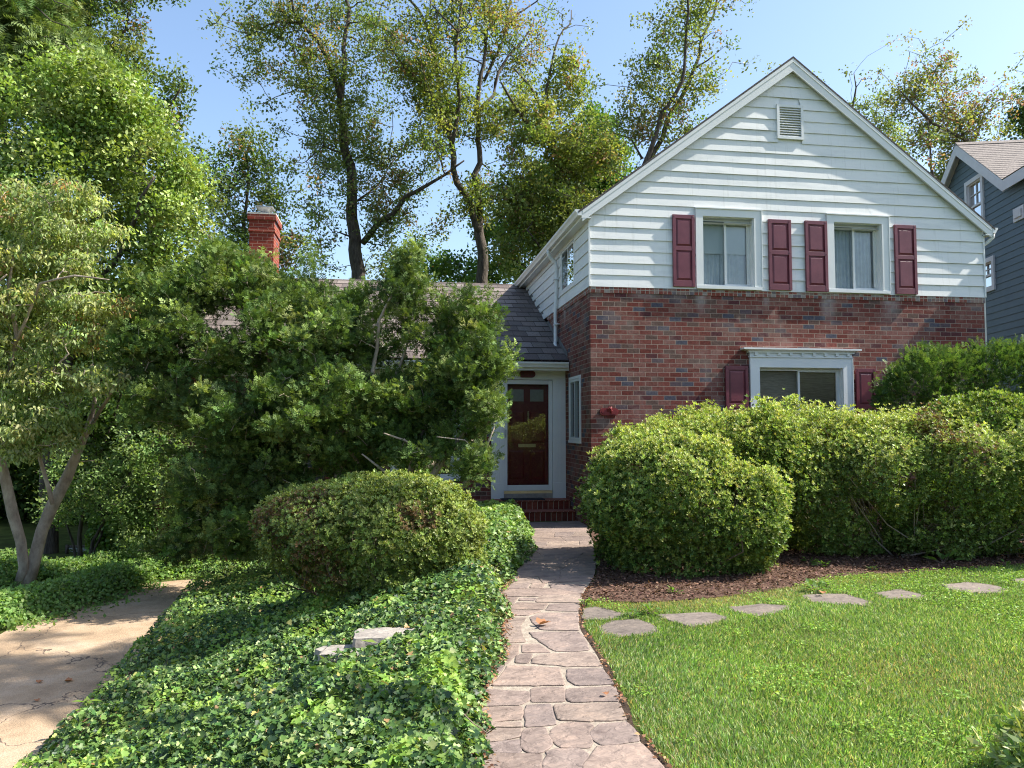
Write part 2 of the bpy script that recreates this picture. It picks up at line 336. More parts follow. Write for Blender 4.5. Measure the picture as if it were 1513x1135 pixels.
def T_drop():
    return np.array([(0,0,0), (.22,.3,.03), (.2,.6,-.05), (0,1,-.3), (-.2,.6,-.05), (-.22,.3,.03)]), [(0,1,2,3), (0,3,4,5)]
def rots(d, n):
    d = norm(d); n = n - (n*d).sum(1, keepdims=True)*d; n = norm(n); x = np.cross(d, n)
    return np.stack([x, d, n], axis=2)
def leaves(name, T, P, Rm, S, C, mat, parent=None, jit=True):
    V, Fs = T; k = len(V); n = len(P); o0 = org(parent)
    W = np.einsum('nij,kj->nki', Rm, V)*S[:, None, None] + (P-o0)[:, None, :]
    me = bpy.data.meshes.new(name); me.vertices.add(n*k); me.vertices.foreach_set('co', W.reshape(-1).astype(np.float32))
    lt = np.array([len(f) for f in Fs]); fl = np.concatenate([np.array(f) for f in Fs])
    LT = np.tile(lt, n); LI = (np.arange(n)[:, None]*k + fl[None, :]).reshape(-1)
    me.loops.add(len(LI)); me.polygons.add(len(LT))
    me.loops.foreach_set('vertex_index', LI.astype(np.int32))
    me.polygons.foreach_set('loop_start', (np.cumsum(LT)-LT).astype(np.int32))
    try: me.polygons.foreach_set('loop_total', LT.astype(np.int32))
    except Exception: pass
    me.update(calc_edges=True)
    ca = me.attributes.new('lc', 'FLOAT_COLOR', 'FACE')
    c4 = np.ones((n, len(Fs), 4), np.float32); c4[:, :, :3] = C[:, None, :]
    ca.data.foreach_set('color', c4.reshape(-1))
    me.materials.append(mat)
    ob = bpy.data.objects.new(name, me); COL.objects.link(ob); ORG[ob.name] = o0
    if parent is not None: ob.parent = parent
    return ob
LIFT = np.array([1.0, 1.0, 1.0])
def pal(n, cols, w=None, jit=.18):
    cols = np.array(cols, float)
    if w is not None: w = (list(w)+[1]*9)[:len(cols)]
    i = RNG.choice(len(cols), n, p=None if w is None else np.array(w)/sum(w))
    c = cols[i]*(1+RNG.normal(0, jit, (n, 1))); c = c*(1+RNG.normal(0, .06, (n, 3)))
    return np.clip(c, .004, 1)
def blob(px, py, D, rx, ry, rd=None):
    c = AD(px, py, D); a = rx*D/F; b = ry*D/F
    return (c, np.array([a, rd if rd else max(a, b)*.9, b]))
# ------------------------------------------------------------------ tree
def resample(pts, rad, step):
    P = [np.array(pts[0])]; Q = [rad[0]]
    for i in range(len(pts)-1):
        a, b = np.array(pts[i]), np.array(pts[i+1]); L = np.linalg.norm(b-a); m = max(1, int(L/step))
        for j in range(1, m+1):
            t = j/m; P.append(a+(b-a)*t); Q.append(rad[i]+(rad[i+1]-rad[i])*t)
    return np.array(P), np.array(Q)
def tree(name, base, label, cat, limbs, blobs, nc, cr, lpc, T, ls, cols, w=None, dead=0, deadcols=None, group=None, bark=None, leafm=None,
         shell=.5, flat=.8, twr=.014, thr=.36, nf=.9, droop=0., updir=.3, step=.35, jit=.02, crown='crown', trunkn='trunk', orient='rand', zmin=None, seed=0, bare=0, spikes=0, along=0.):
    root = thing(name, base, label, cat, group); D_ = float(np.linalg.norm(np.array(base)[:2]))
    mb = MB(); nodes = []; nr = []
    for pts, rad in limbs:
        P, Q = resample(pts, rad, step)
        J = (np.stack([noise(P, 1.3, seed+s) for s in (1, 2, 3)], 1)-.5)*2*jit*8
        J[0] = 0; P = P + J*np.minimum(1, np.arange(len(P))/3)[:, None]
        mb.tube(P, Q, 9 if Q[0] > .08 else 6); nodes.append(P); nr.append(Q)
    nodes = np.concatenate(nodes); nr = np.concatenate(nr)
    C = []
    if along:   # leaf clumps that follow the limbs, so the crown feathers out along them
        th = nodes[(nr < .16) & (nodes[:, 2] > np.quantile(nodes[:, 2], .25))]
        for q in th[RNG.integers(0, len(th), int(nc*along))]:
            q = q + RNG.normal(0, 1, 3)*np.array([.75, .75, .6])*(D_/27)
            if noise(q, nf*1.5, seed+2)[0] > thr-.04: C.append(q)
    vol = np.array([np.prod(b[1])**.75 for b in blobs]); vol = vol/vol.sum()
    while len(C) < nc:
        i = RNG.choice(len(blobs), p=vol); c, r = blobs[i]
        d = norm(RNG.normal(size=3)); q = c + r*d*RNG.random()**(1/3*(1-shell)+.04)
        if noise(q, nf, seed)[0] < thr: continue
        if zmin is not None and q[2] < zmin: continue
        C.append(q)
    C = np.array(C)
    if spikes:   # young leaders poking out of the crown
        cm = C.mean(axis=0); E_ = []
        for q in C[RNG.choice(len(C), spikes)]:
            u = norm(norm(q-cm)*np.array([1,1,.4])+np.array([0,0,.55])+RNG.normal(0,.25,3)); L = RNG.uniform(.2,.42)
            for t in (.35,.6,.8,1.0): E_.append(q+u*L*t)
        C = np.concatenate([C, np.array(E_)])
    dist = np.array([np.min(np.linalg.norm(nodes-q, axis=1)) for q in C]); C = C[np.argsort(dist)]
    used = [n for n in nodes if True]; U = np.zeros((len(nodes)+len(C)*2, 3)); U[:len(nodes)] = nodes; m = len(nodes)
    UR = np.zeros(len(U)); UR[:m] = nr
    for q in C:
        dd = np.linalg.norm(U[:m]-q, axis=1) + np.maximum(0, U[:m, 2]-q[2])*.6
        j = int(np.argmin(dd)); a = U[j]; L = np.linalg.norm(q-a)
        if L < .05: continue
        mid = (a+q)/2 + RNG.normal(0, .09, 3)*L + np.array([0, 0, .08*L])
        r0 = min(max(UR[j]*.7, twr*.6), twr*(1+L*.6)); r1 = max(twr*.35, r0*.45)
        mb.tube([a, (a+mid)/2+RNG.normal(0, .03, 3)*L, mid, q], [r0, r0*.8, (r0+r1)/2, r1], 4, cap=False)
        U[m] = mid; UR[m] = (r0+r1)/2; U[m+1] = q; UR[m+1] = r1; m += 2
    tr = mb.build(trunkn, bark or M_bark, root, smooth=True, recalc=False)
    keep = C if not bare else C[RNG.random(len(C)) > bare]
    n = len(keep)*lpc; ci = np.repeat(np.arange(len(keep)), lpc)
    off = RNG.normal(size=(n, 3)); off = norm(off)*(RNG.random((n, 1))**.6)*cr*1.3; off[:, 2] *= flat
    sc = (.7+.6*RNG.random(len(keep)))[ci][:, None]; off = off*sc
    P = keep[ci]+off
    out = norm(off + np.array([0, 0, updir*cr]))
    if orient == 'out':
        d = norm(out + RNG.normal(0, .62, (n, 3)) + np.array([0, 0, updir])); nn = norm(np.array([0, 0, 1.])+RNG.normal(0, .75, (n, 3)))
    else:
        nn = norm(np.array([.2, -.1, .8])+RNG.normal(0, .75, (n, 3))); d = norm(RNG.normal(size=(n, 3))+out*.6+np.array([0, 0, -droop]))
    S = ls*(.65+.6*RNG.random(n))
    cc = pal(len(keep), cols, w, .14)[ci]*(1+RNG.normal(0, .16, (n, 1)))
    if dead:
        dn = noise(keep, .8, seed+9); dm = ((dn > np.quantile(dn, 1-dead*1.2)) & (RNG.random(len(keep)) < .5)) | (RNG.random(len(keep)) < dead*.45)
        dcol = pal(n, deadcols or [(.30,.13,.06), (.24,.12,.06), (.34,.19,.09)]); cc = np.where((dm[ci] & (RNG.random(n) < .7))[:, None], dcol, cc)
    leaves(crown, T, P, rots(d, nn), S, np.clip(cc, .004, 1), leafm or M_leaf, root)
    return root
def pl(D, pts, D2=None):   # polyline through photo pixels at depth D, drifting to D2
    D2 = D if D2 is None else D2
    k = len(pts)-1
    return [AD(x, y, D+(D2-D)*i/max(1, k)) for i, (x, y) in enumerate(pts)]
def rr(D, ws): return [w/2*D/F*(.74 if D > 18 else .95) for w in ws]
# ------------------------------------------------------------------ bushes built of leaf rosettes
def bush(name, label, cat, blobs, n, T, ls, cols, w=None, group=None, thick=.16, lump=.16, lf=2.2, leafm=None, stems=26, dead=0, bottom=0.02, up=.5, inner=.25, seed=0, base=None, brown=None, stemm=None, stemr=.012, crown='foliage', deadcols=None, rootat=None, gap=0, litshootf=0., tuft=.055, tip=None):
    c0 = np.mean([b[0] for b in blobs], axis=0)
    bx = rootat if rootat is not None else (c0[0], c0[1], bottom)
    root = thing(name, bx, label, cat, group)
    area = np.array([np.mean(b[1])**2 for b in blobs]); area /= area.sum()
    P = []; NN = []; tot = 0
    tn = 11
    while tot < n:
        m = n//tn
        i = RNG.choice(len(blobs), m, p=area); cs = np.array([b[0] for b in blobs])[i]; rs = np.array([b[1] for b in blobs])[i]
        d = norm(RNG.normal(size=(m, 3)))
        rad = 1-np.abs(RNG.exponential(thick, m))*np.where(RNG.random(m) < inner, 2.2, .6)
        q0 = cs+rs*d
        q = cs + rs*d*np.maximum(rad, .15)[:, None]; nv = norm(d/rs)
        q = q + nv*((noise(q0, lf, seed)-.5)*2*lump + (noise(q0, lf*2.3, seed+5)-.5)*lump*1.1 - np.clip(.45-noise(q0, lf*3.4, seed+6), 0, 1)*lump*1.8)[:, None]
        tu = RNG.normal(size=(m, tn, 3)); tu = tu - .55*nv[:, None, :]*np.sum(tu*nv[:, None, :], axis=2, keepdims=True)
        q = (q[:, None, :] + tu*(tuft*(.6+.8*RNG.random((m, 1, 1))))).reshape(-1, 3); nv = norm(np.repeat(nv, tn, axis=0) + tu.reshape(-1, 3)*.28)
        ok = q[:, 2] > bottom+.02
        if gap: ok &= noise(q, 3.0, seed+3) > gap
        for c, r in blobs:
            e = (((q-c)/r)**2).sum(1); ok &= ~((e < .62) & (RNG.random(len(q)) < .93))
        P.append(q[ok]); NN.append(nv[ok]); tot += ok.sum()
    P = np.concatenate(P)[:n]; NN = np.concatenate(NN)[:n]
    d = norm(NN + np.array([0, 0, up]) + RNG.normal(0, .33, (n, 3))); nn = RNG.normal(size=(n, 3))
    S = ls*(.65+.7*RNG.random(n)**1.5)
    if litshootf:
        sf = RNG.random(n) < litshootf*np.clip(.35+1.5*NN[:, 2], .12, 1.9); P[sf] += d[sf]*ls*RNG.random((sf.sum(), 1))*1.9  # new growth favours upward faces, so sunlit tops are also painted in
    cc = pal(n, cols, w, .2)*(.8+.4*noise(P, 1.6, seed+7))[:, None]
    if litshootf: cc[sf] = pal(sf.sum(), tip or [(.25,.32,.07), (.21,.29,.055)])
    if brown is not None:
        bn = noise(P, 1.9, seed+21); bm = (bn > brown) & (RNG.random(n) < .5); cc = np.where(bm[:, None], pal(n, deadcols or [(.20,.13,.06), (.16,.10,.05)]), cc)
    leaves(crown, T, P, rots(d, nn), S, cc, leafm or M_gloss, root)
    mb = MB()
    for k in range(stems):
        q = P[RNG.integers(n)]; b = np.array([bx[0], bx[1], bx[2]]) + np.array([RNG.normal(0, .14*max(.5, abs(q[0]-bx[0]))), RNG.normal(0, .12), 0])
        b[0] += (q[0]-bx[0])*.45*RNG.random(); b[1] += (q[1]-bx[1])*.3
        mid = b*.45+q*.55+RNG.normal(0, .09, 3); mid[2] = b[2]+(q[2]-b[2])*.4
        mb.tube([b, (b+mid)/2+RNG.normal(0, .03, 3), mid, q], [stemr, stemr*.8, stemr*.6, stemr*.3], 5, cap=False)
    mb.build('stem', stemm or M_twig, root, smooth=True, recalc=False)
    return root
# ================================================================== WORLD, SUN, CAMERA
SUN_AZ, SUN_EL = 7.0, 47.0     # degrees in front of the facade plane / above the horizon; sun stands to the right
sd = Vector((math.cos(R(SUN_EL))*math.cos(R(SUN_AZ)), -math.cos(R(SUN_EL))*math.sin(R(SUN_AZ)), math.sin(R(SUN_EL))))
w = bpy.data.worlds.new('World'); scene.world = w; w.use_nodes = True
nt = w.node_tree; bg = nt.nodes['Background']
sky = nt.nodes.new('ShaderNodeTexSky'); sky.sky_type = 'NISHITA'; sky.sun_disc = False
sky.sun_elevation = R(SUN_EL); sky.sun_rotation = R(90+SUN_AZ); sky.air_density = 1.15; sky.dust_density = 1.6; sky.ozone_density = 2.2; sky.altitude = 50
nt.links.new(sky.outputs[0], bg.inputs[0]); bg.inputs[1].default_value = .125
sl = bpy.data.lights.new('sun', 'SUN'); sl.energy = 5.0; sl.angle = R(.55); sl.color = (1, .94, .84)
so = bpy.data.objects.new('sun', sl); COL.objects.link(so); so.rotation_euler = sd.to_track_quat('Z', 'Y').to_euler(); so.location = (12, -3, 14)
cam = bpy.data.cameras.new('camera'); co = bpy.data.objects.new('camera', cam); COL.objects.link(co); scene.camera = co
cam.sensor_width = 36; cam.lens = F/1513*36; cam.clip_start = .05; cam.clip_end = 3000
co.location = EYE; co.rotation_euler = Vector(FW).to_track_quat('-Z', 'Y').to_euler()
scene.view_settings.view_transform = 'Standard'; scene.view_settings.look = 'None'; scene.view_settings.exposure = 1.14; scene.view_settings.gamma = 1
scene.cycles.use_denoising = True; scene.cycles.denoising_prefilter = 'NONE'; scene.cycles.pixel_filter_type = 'BLACKMAN_HARRIS'; scene.cycles.filter_width = 1.1; scene.cycles.use_light_tree = False; scene.cycles.caustics_reflective = False; scene.cycles.caustics_refractive = False; scene.cycles.sample_clamp_indirect = 4; scene.cycles.max_bounces = 6; scene.cycles.diffuse_bounces = 3; scene.cycles.transparent_max_bounces = 12
# ================================================================== TERRAIN
ZD = -.70
LE = [(713,1135), (704,1088), (708,1046), (722,1008), (739,963), (746,914), (739,879), (757,855), (779,823), (783,803), (776,775)]
RE = [(978,1135), (948,1098), (925,1064), (903,1008), (884,970), (858,931), (856,904), (860,883), (878,855), (882,830), (875,799), (866,772)]
LW = np.array([[.30, -4, 0], [.38, 2.5, 0]] + [AZ(*p) for p in LE]); RW = np.array([[1.25, -4, 0], [1.30, 2.5, 0]] + [AZ(*p) for p in RE])
LW[-1][1] = RW[-1][1] = 12.62
DW = np.array([[-2.0, -4], [-2.1, 3], [-2.32, 5.7], [-2.45, 7.6], [-2.6, 9.7], [-2.85, 12.1], [-2.95, 14], [-3, 30]])
def Xp(y): return np.interp(y, LW[:,1], LW[:,0])
def Xr(y): return np.interp(y, RW[:,1], RW[:,0])
def Xd(y): return np.interp(y, DW[:,1], DW[:,0])
def terr(x, y):
    x = np.asarray(x, float); y = np.asarray(y, float)
    a = Xp(y)-.12; b = Xd(y)+.1; t = np.clip((a-x)/(a-b), 0, 1); t = t*t*(3-2*t)
    z = (ZD-.03)*t
    far = np.clip((-x-6)/6, 0, 1)*.25
    return z + far*(y > 6)
xs = np.concatenate([[-900, -300, -100, -40, -20], np.arange(-12, 14.01, .22), [20, 40, 100, 300, 900]])
ys = np.concatenate([[-400, -100, -30, -8], np.arange(-4, 21.01, .22), [30, 50, 100, 300, 900, 1500]])
GX, GY = np.meshgrid(xs, ys); GZ = terr(GX, GY) - .004
mb = MB(); mb.v = [tuple(p) for p in np.stack([GX.ravel(), GY.ravel(), GZ.ravel()], 1)]
nx = len(xs); mb.f = [(j*nx+i, j*nx+i+1, (j+1)*nx+i+1, (j+1)*nx+i) for j in range(len(ys)-1) for i in range(nx-1)]
tag(mb.build('ground', M_ground, smooth=True, recalc=False), kind='structure')
# driveway
DRV = [(-2.0,-4), (-2.1,3), (-2.32,5.7), (-2.45,7.6), (-2.6,9.7), (-2.78,11.5), (-2.72,12.25)] + [tuple(AZ(x, y, ZD)[:2]) for x, y in ((262,858), (225,862), (185,866), (160,872), (146,884), (118,888), (84,898), (40,915), (0,938))] + [(-5.3,7.2), (-6.0,4), (-6.6,-4)]
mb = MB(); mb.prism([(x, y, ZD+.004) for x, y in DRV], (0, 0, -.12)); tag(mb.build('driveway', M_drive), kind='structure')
# ------------------------------------------------------------------ flagstone path
EDGE = [tuple(p[:2]) for p in LW] + [tuple(p[:2]) for p in RW[::-1]]
mb = MB(); n = 60
Ys = np.linspace(-4, 12.62, 90)
for a, b in zip(Ys[:-1], Ys[1:]):
    mb.add([(Xp(a)+.01, a, .010), (Xr(a)-.01, a, .010), (Xr(b)-.01, b, .010), (Xp(b)+.01, b, .010)], [(0,1,2,3)])
tag(mb.build('path_mortar', M_mortar, recalc=False), kind='structure')
def R1(l): return [(700+x/5.043, 1000+y/5.043) for x, y in l]
def R2(l): return [(700+x/6.052, 850+y/6.052) for x, y in l]
ST = [R1(l) for l in ([(60,572),(498,566),(492,640),(515,760),(20,760)], [(548,560),(600,532),(700,527),(795,537),(850,562),(848,598),(805,640),(780,760),(525,760),(520,640)],
 [(905,522),(1250,492),(1330,580),(1400,670),(1460,760),(835,760),(818,645),(885,590)], [(50,492),(335,460),(345,480),(345,550),(60,553)],
 [(40,335),(345,330),(342,438),(180,468),(45,478)], [(375,388),(538,375),(572,480),(567,522),(500,553),(392,548),(360,520),(358,430)],
 [(572,400),(640,348),(740,328),(872,342),(895,356),(852,400),(882,480),(848,518),(645,513),(612,488),(577,430)], [(952,342),(1148,333),(1236,468),(962,498),(905,460),(873,410)],
 [(60,224),(358,219),(352,313),(40,322)], [(403,208),(572,198),(602,348),(388,362),(383,240)], [(600,206),(1078,188),(1128,313),(880,320),(643,312)],
 [(95,84),(408,103),(413,163),(352,198),(70,206)], [(432,78),(668,73),(668,173),(432,178)], [(694,88),(1050,68),(1074,174),(718,176),(694,140)])]
ST += [[(752,982),(826,986),(833,1010.5),(784,1011.5),(728,1011.5)], [(840,987),(890,986.5),(905,1009),(853,1011.5),(839,1003)]]
ST += [R2(l) for l in ([(524,745),(602,704),(1040,684),(1088,722),(1135,806),(850,802),(542,780)], [(384,722),(422,699),(516,699),(488,777),(374,772)],
 [(444,612),(578,608),(684,680),(434,682)], [(494,504),(930,503),(978,542),(1032,658),(900,672),(722,668),(602,588)], [(255,608),(402,611),(391,680),(301,782),(180,786),(215,690)],
 [(160,808),(276,808),(155,955),(50,960)], [(270,373),(468,373),(418,440),(422,500),(466,587),(262,597)], [(504,372),(620,328),(928,328),(933,487),(602,477),(545,430)],
 [(310,308),(592,308),(586,322),(478,352),(282,357)], [(644,306),(684,252),(948,248),(934,318)], [(312,293),(402,239),(655,248),(617,297)], [(422,198),(548,198),(548,222),(404,219)],
 [(574,202),(650,168),(960,168),(948,238),(562,232)], [(243,188),(392,193),(358,235),(290,287),(252,277)], [(250,122),(700,113),(962,163),(600,177),(560,183),(242,180)],
 [(285,62),(500,62),(478,107),(262,114)], [(523,63),(636,72),(606,108),(504,106)], [(674,72),(1000,72),(965,158),(760,118),(700,108)])]
polys = [[tuple(AZ(x, y, .02)[:2]) for x, y in s] for s in ST]
# farther rows up to the steps, nearer rows below the frame
def rowfill(y0, y1):
    y = y0
    while y < y1-.15:
        h = min(RNG.uniform(.3, .5), y1-y); xa, xb = Xp(y+h/2), Xr(y+h/2); k = RNG.integers(2, 4)
        cut = np.sort(np.clip(np.arange(1, k)/k + RNG.uniform(-.12, .12, k-1), .2, .8)); us = np.concatenate([[0], cut, [1]])
        sl_ = RNG.uniform(-.06, .06, k+1); sl_[0] = sl_[-1] = 0
        for i in range(k):
            g = .012
            def px_(u, yy, s): return Xp(yy)+(Xr(yy)-Xp(yy))*(u+s)
            polys.append([(px_(us[i], y+g, sl_[i])+g, y+g+RNG.uniform(0, .01)), (px_((us[i]+us[i+1])/2, y+g, 0), y+g+RNG.uniform(-.006, .012)), (px_(us[i+1], y+g, sl_[i+1])-g, y+g), (px_(us[i+1], y+h-g, -sl_[i+1])-g, y+h-g), (px_(us[i], y+h-g, -sl_[i])+g, y+h-g)])
        y += h
rowfill(float(AZ(800,861,.02)[1]), 12.62); rowfill(-2.5, 3.28)
def stone_mesh(name, plist, thick, cols, parent=None, jag=.012, z0=None, mat=M_stone, grow=.006):
    me = bpy.data.meshes.new(name); bm = bmesh.new(); lay = bm.faces.layers.float_vector.new('lc'); fc = []
    for k, p in enumerate(plist):
        p = [np.array(q[:2]) for q in p]
        q = []
        for i in range(len(p)):     # clip the corners, keep the long edges
            a, b = p[i], p[(i+1) % len(p)]; L = np.linalg.norm(b-a); t = min(.22, .014/max(L, .01))
            m_ = max(2, int(L/.05)); ts = np.linspace(t, 1-t, m_)
            for tt in ts: q.append(a+(b-a)*tt)
        cc = np.mean(q, axis=0)
        q = [x + (x-cc)/(np.linalg.norm(x-cc)+.01)*grow + RNG.normal(0, jag*.3, 2) for x in q]
        z = (z0 if z0 is not None else .010); th = thick + RNG.uniform(-.002, .002)
        tilt = RNG.normal(0, .004, 2)
        low = [bm.verts.new((x[0], x[1], z-.004)) for x in q]
        mid = [bm.verts.new((x[0], x[1], z+th*.7+tilt@(x-cc))) for x in q]
        top = [bm.verts.new((*(x+(cc-x)*min(.2, .008/(np.linalg.norm(cc-x)+.01))), z+th+tilt@(x-cc))) for x in q]
        col = cols[k % len(cols)]*RNG.uniform(.88, 1.12)
        n_ = len(q)
        for i in range(n_):
            j = (i+1) % n_
            fc.append((bm.faces.new((low[i], low[j], mid[j], mid[i])), col)); fc.append((bm.faces.new((mid[i], mid[j], top[j], top[i])), col))
        f = bm.faces.new(top); fc.append((f, col))
    bmesh.ops.recalc_face_normals(bm, faces=bm.faces)
    for f, c in fc: f[lay] = Vector(c)
    o0 = org(parent)
    bmesh.ops.translate(bm, verts=bm.verts, vec=Vector(-o0)); bm.to_mesh(me); bm.free(); me.materials.append(mat)
    o = bpy.data.objects.new(name, me); COL.objects.link(o)
    if parent is not None: o.parent = parent
    return o
SC = [np.array(c) for c in ((.232,.180,.154), (.212,.168,.148), (.242,.187,.157), (.206,.165,.149), (.248,.196,.164), (.222,.174,.151))]
tag(stone_mesh('path', polys, .0075, SC, grow=.010), kind='structure')
# stepping stones
def L8(l): return [(840+x/2.248, 740+y/2.248) for x, y in l]
STEP = [([(50,352),(92,344),(182,368),(165,377),(112,384),(50,384)], 'small brown stepping stone touching the path edge beside the mulch'),
 ([(100,408),(150,390),(230,386),(290,408),(287,424),(240,436),(170,441),(118,430)], 'rounded stepping stone set in the lawn corner, second from the path'),
 ([(300,371),(380,366),(475,365),(522,380),(472,398),(400,406),(330,386)], 'wide low stepping stone just right of the rounded one, third from the path'),
 ([(535,346),(640,335),(742,342),(702,360),(622,373),(560,361)], 'narrow stepping stone at the grass edge, fourth from the path'),
 ([(780,306),(850,301),(922,302),(1002,326),(990,338),(880,335),(800,325)], 'large flat stepping stone with one small dead leaf on it, below the big hedge'),
 ([(1015,300),(1100,288),(1182,306),(1160,318),(1060,315)], 'small stepping stone next to the large leaf-strewn one, third from the right frame edge'),
 ([(1245,272),(1330,265),(1400,272),(1452,286),(1430,297),(1330,298),(1260,286)], 'long smooth stepping stone in the grass below the broad-leaved weed'),
 ([(1470,256),(1560,248),(1590,262),(1500,267)], 'stepping stone cut off by the right edge of the photo')]
SPOLY = []
for l, lab in STEP:
    p = [tuple(AZ(x, y, .03)[:2]) for x, y in L8(l)]; SPOLY.append(p)
    o = stone_mesh('stepping_stone', [p], .014, [np.array((.175,.148,.128))*RNG.uniform(.88,1.12)], z0=-.002, jag=.03, grow=.015); tag(o, lab, 'stepping stone', 'stepping stones between the lawn and the mulch')
# mulch bed
MF = [(862,886), (905,888), (942,889), (1000,886), (1062,881), (1120,874), (1169,866), (1222,853), (1280,848), (1329,846), (1400,842), (1513,836), (1700,830)]
MUL = [tuple(AZ(x, y, .01)[:2]) for x, y in MF]; MULP = MUL + [(12, 11.7), (3.1, 11.7), (3.12, 12.4), (Xr(11.5)+.02, 11.5), (Xr(10)+.02, 10), (Xr(9)+.02, 9), (Xr(8)+.02, 8.0)]
mb = MB(); mb.prism([(x, y, .008) for x, y in MULP], (0, 0, -.06)); tag(mb.build('mulch_bed', M_mulch), kind='structure')
def scatter(n, x0, x1, y0, y1, poly=None, notin=()):
    P = np.zeros((0, 2))
    while len(P) < n:
        q = np.stack([RNG.uniform(x0, x1, n*2), RNG.uniform(y0, y1, n*2)], 1); ok = np.ones(len(q), bool)
        if poly is not None: ok &= inpoly(q[:,0], q[:,1], poly)
        for m_ in notin: ok &= ~inpoly(q[:,0], q[:,1], m_)
        P = np.concatenate([P, q[ok]])
    return P[:n]
p = scatter(20000, 1.6, 8.5, 6.8, 10.2, MULP); z = .012+RNG.random(len(p))*.02; P = np.column_stack([p, z]); n = len(P)
d = RNG.normal(size=(n,3)); d[:,2] *= .3; nn = np.array([0,0,1.])+RNG.normal(0,.35,(n,3))
o = leaves('mulch_chips', T_quad(.28, .08), P, rots(d, nn), RNG.uniform(.015, .05, n), pal(n, [(.09,.05,.036), (.15,.09,.065), (.05,.026,.018), (.22,.14,.10)]), M_dry); tag(o, kind='stuff')
# ------------------------------------------------------------------ lawn
def lawn_ok(q):
    ok = (q[:,0] > Xr(q[:,1])+.025+.03*noise(np.column_stack([q, q[:,0]*0]), 9, 5)) & ~inpoly(q[:,0], q[:,1], MULP)
    for s in SPOLY:
        c = np.mean(s, axis=0); s2 = [tuple(c+(np.array(v)-c)*.95) for v in s]; ok &= ~inpoly(q[:,0], q[:,1], s2)
    # only where the photograph (with a margin) can look
    b = np.degrees(np.arctan2(q[:,0], q[:,1])); ok &= (b < 62)
    return ok
def lawn_pts(n, near):
    P = np.zeros((0,2))
    while len(P) < n:
        m_ = n*2; y = 2.2 + (10.2-2.2)*RNG.random(m_)**(1.5 if near else 1.0); x = RNG.uniform(1, 9, m_)
        q = np.column_stack([x, y]); P = np.concatenate([P, q[lawn_ok(q)]])
    return P[:n]
q = lawn_pts(400000, True); q3 = np.column_stack([q, np.zeros(len(q))])
dry = np.clip((noise(q3, .9, 3)-.66)*4, 0, 1)*.22 + np.clip(1-(q[:,0]-Xr(q[:,1]))/.35, 0, 1)*.3*noise(q3, 4, 8)
dm = np.min([np.linalg.norm(q-np.array(m_), axis=1) for m_ in MUL] , axis=0); dry = np.clip(dry + np.clip(1.15-dm/.45, 0, 1)*(.25+1.0*noise(q3, 2.2, 12))*np.clip(1.3-(q[:,0]-2.2)*.28, .35, 1), 0, 1)
keep = RNG.random(len(q)) > dry*.35; q = q[keep]; q3 = q3[keep]; dry = dry[keep]; n = len(q)
S = RNG.uniform(.018, .042, n)*(1-.45*dry)*(.75+.5*noise(q3, 1.7, 2))
lean = np.column_stack([noise(q3, .8, 31)-.5, noise(q3, .8, 32)-.5, np.zeros(n)])*1.2
d = np.array([0,0,1.0])+lean+RNG.normal(0, .42, (n,3))*np.array([1,1,.15]); nn = RNG.normal(size=(n,3))*np.array([1,1,.2])
g = pal(n, [(.145,.245,.058), (.11,.20,.05), (.19,.285,.08), (.36,.385,.22), (.11,.19,.07)], [4,3,3,2.6,2.2], .28)
g *= 1.18*(.72+.38*noise(q3, 1.1, 44)+.24*noise(q3, 5, 45))[:, None]
dc = pal(n, [(.46,.36,.19), (.38,.30,.15), (.33,.30,.14)]); g = np.where((RNG.random(n) < dry*.85+.035)[:, None], dc, g)
T = T_blade(); T = (T[0]*np.array([1.7,1,1]), T[1])
tag(leaves('lawn', T, np.column_stack([q, np.full(n, -.002)]), rots(d, nn), S, g, M_grassb), kind='stuff')
# clover and small broad weeds in the lawn
q = lawn_pts(62000, False); q3 = np.column_stack([q, np.zeros(len(q))]); pat = noise(q3, .75, 61)*.6+noise(q3, 2.6, 62)*.4 + .06*np.clip(q[:,0]-3, 0, 2)
q = q[pat > .535]; n = len(q); P = np.column_stack([q, RNG.uniform(.018, .045, n)])
o = leaves('clover', T_quad(.42, .06), P, rots(RNG.normal(size=(n,3))*np.array([1,1,.3]), np.array([0,0,1.])+RNG.normal(0,.35,(n,3))), RNG.uniform(.010, .024, n), pal(n, [(.20,.345,.05), (.165,.30,.05), (.27,.41,.07)]), M_grassb); tag(o, kind='stuff')
# brown litter along the left path edge and mulch fringe
y = RNG.uniform(2.6, 8, 900); x = Xp(y)+RNG.normal(.015, .028, 900); P = np.column_stack([x, y, .03+RNG.random(900)*.012]); n = 900
y2 = RNG.uniform(2.8, 8, 320); P = np.concatenate([P, np.column_stack([Xr(y2)+np.abs(RNG.normal(.0, .02, 320)), y2, np.full(320, .022)])]); n = len(P)
tag(leaves('leaf_litter', T_quad(.3, .15), P, rots(RNG.normal(size=(n,3))*np.array([1,1,.3]), np.array([0,0,1.])+RNG.normal(0,.5,(n,3))), RNG.uniform(.012, .035, n), pal(n, [(.25,.12,.065), (.17,.085,.05), (.34,.20,.12)]), M_dry), kind='stuff')
# dark earth gap beside the path (right)
mb = MB(); 
for a, b in zip(Ys[:-1], Ys[1:]):
    if a < 7.6: mb.add([(Xr(a)-.015, a, .004), (Xr(a)+.035+.02*math.sin(a*9), a, .004), (Xr(b)+.035+.02*math.sin(b*9), b, .004), (Xr(b)-.015, b, .004)], [(0,1,2,3)])
tag(mb.build('soil_edge', noisy('dark_soil', (.02,.012,.008), (.07,.045,.03), 40, .95, .6)), kind='structure')
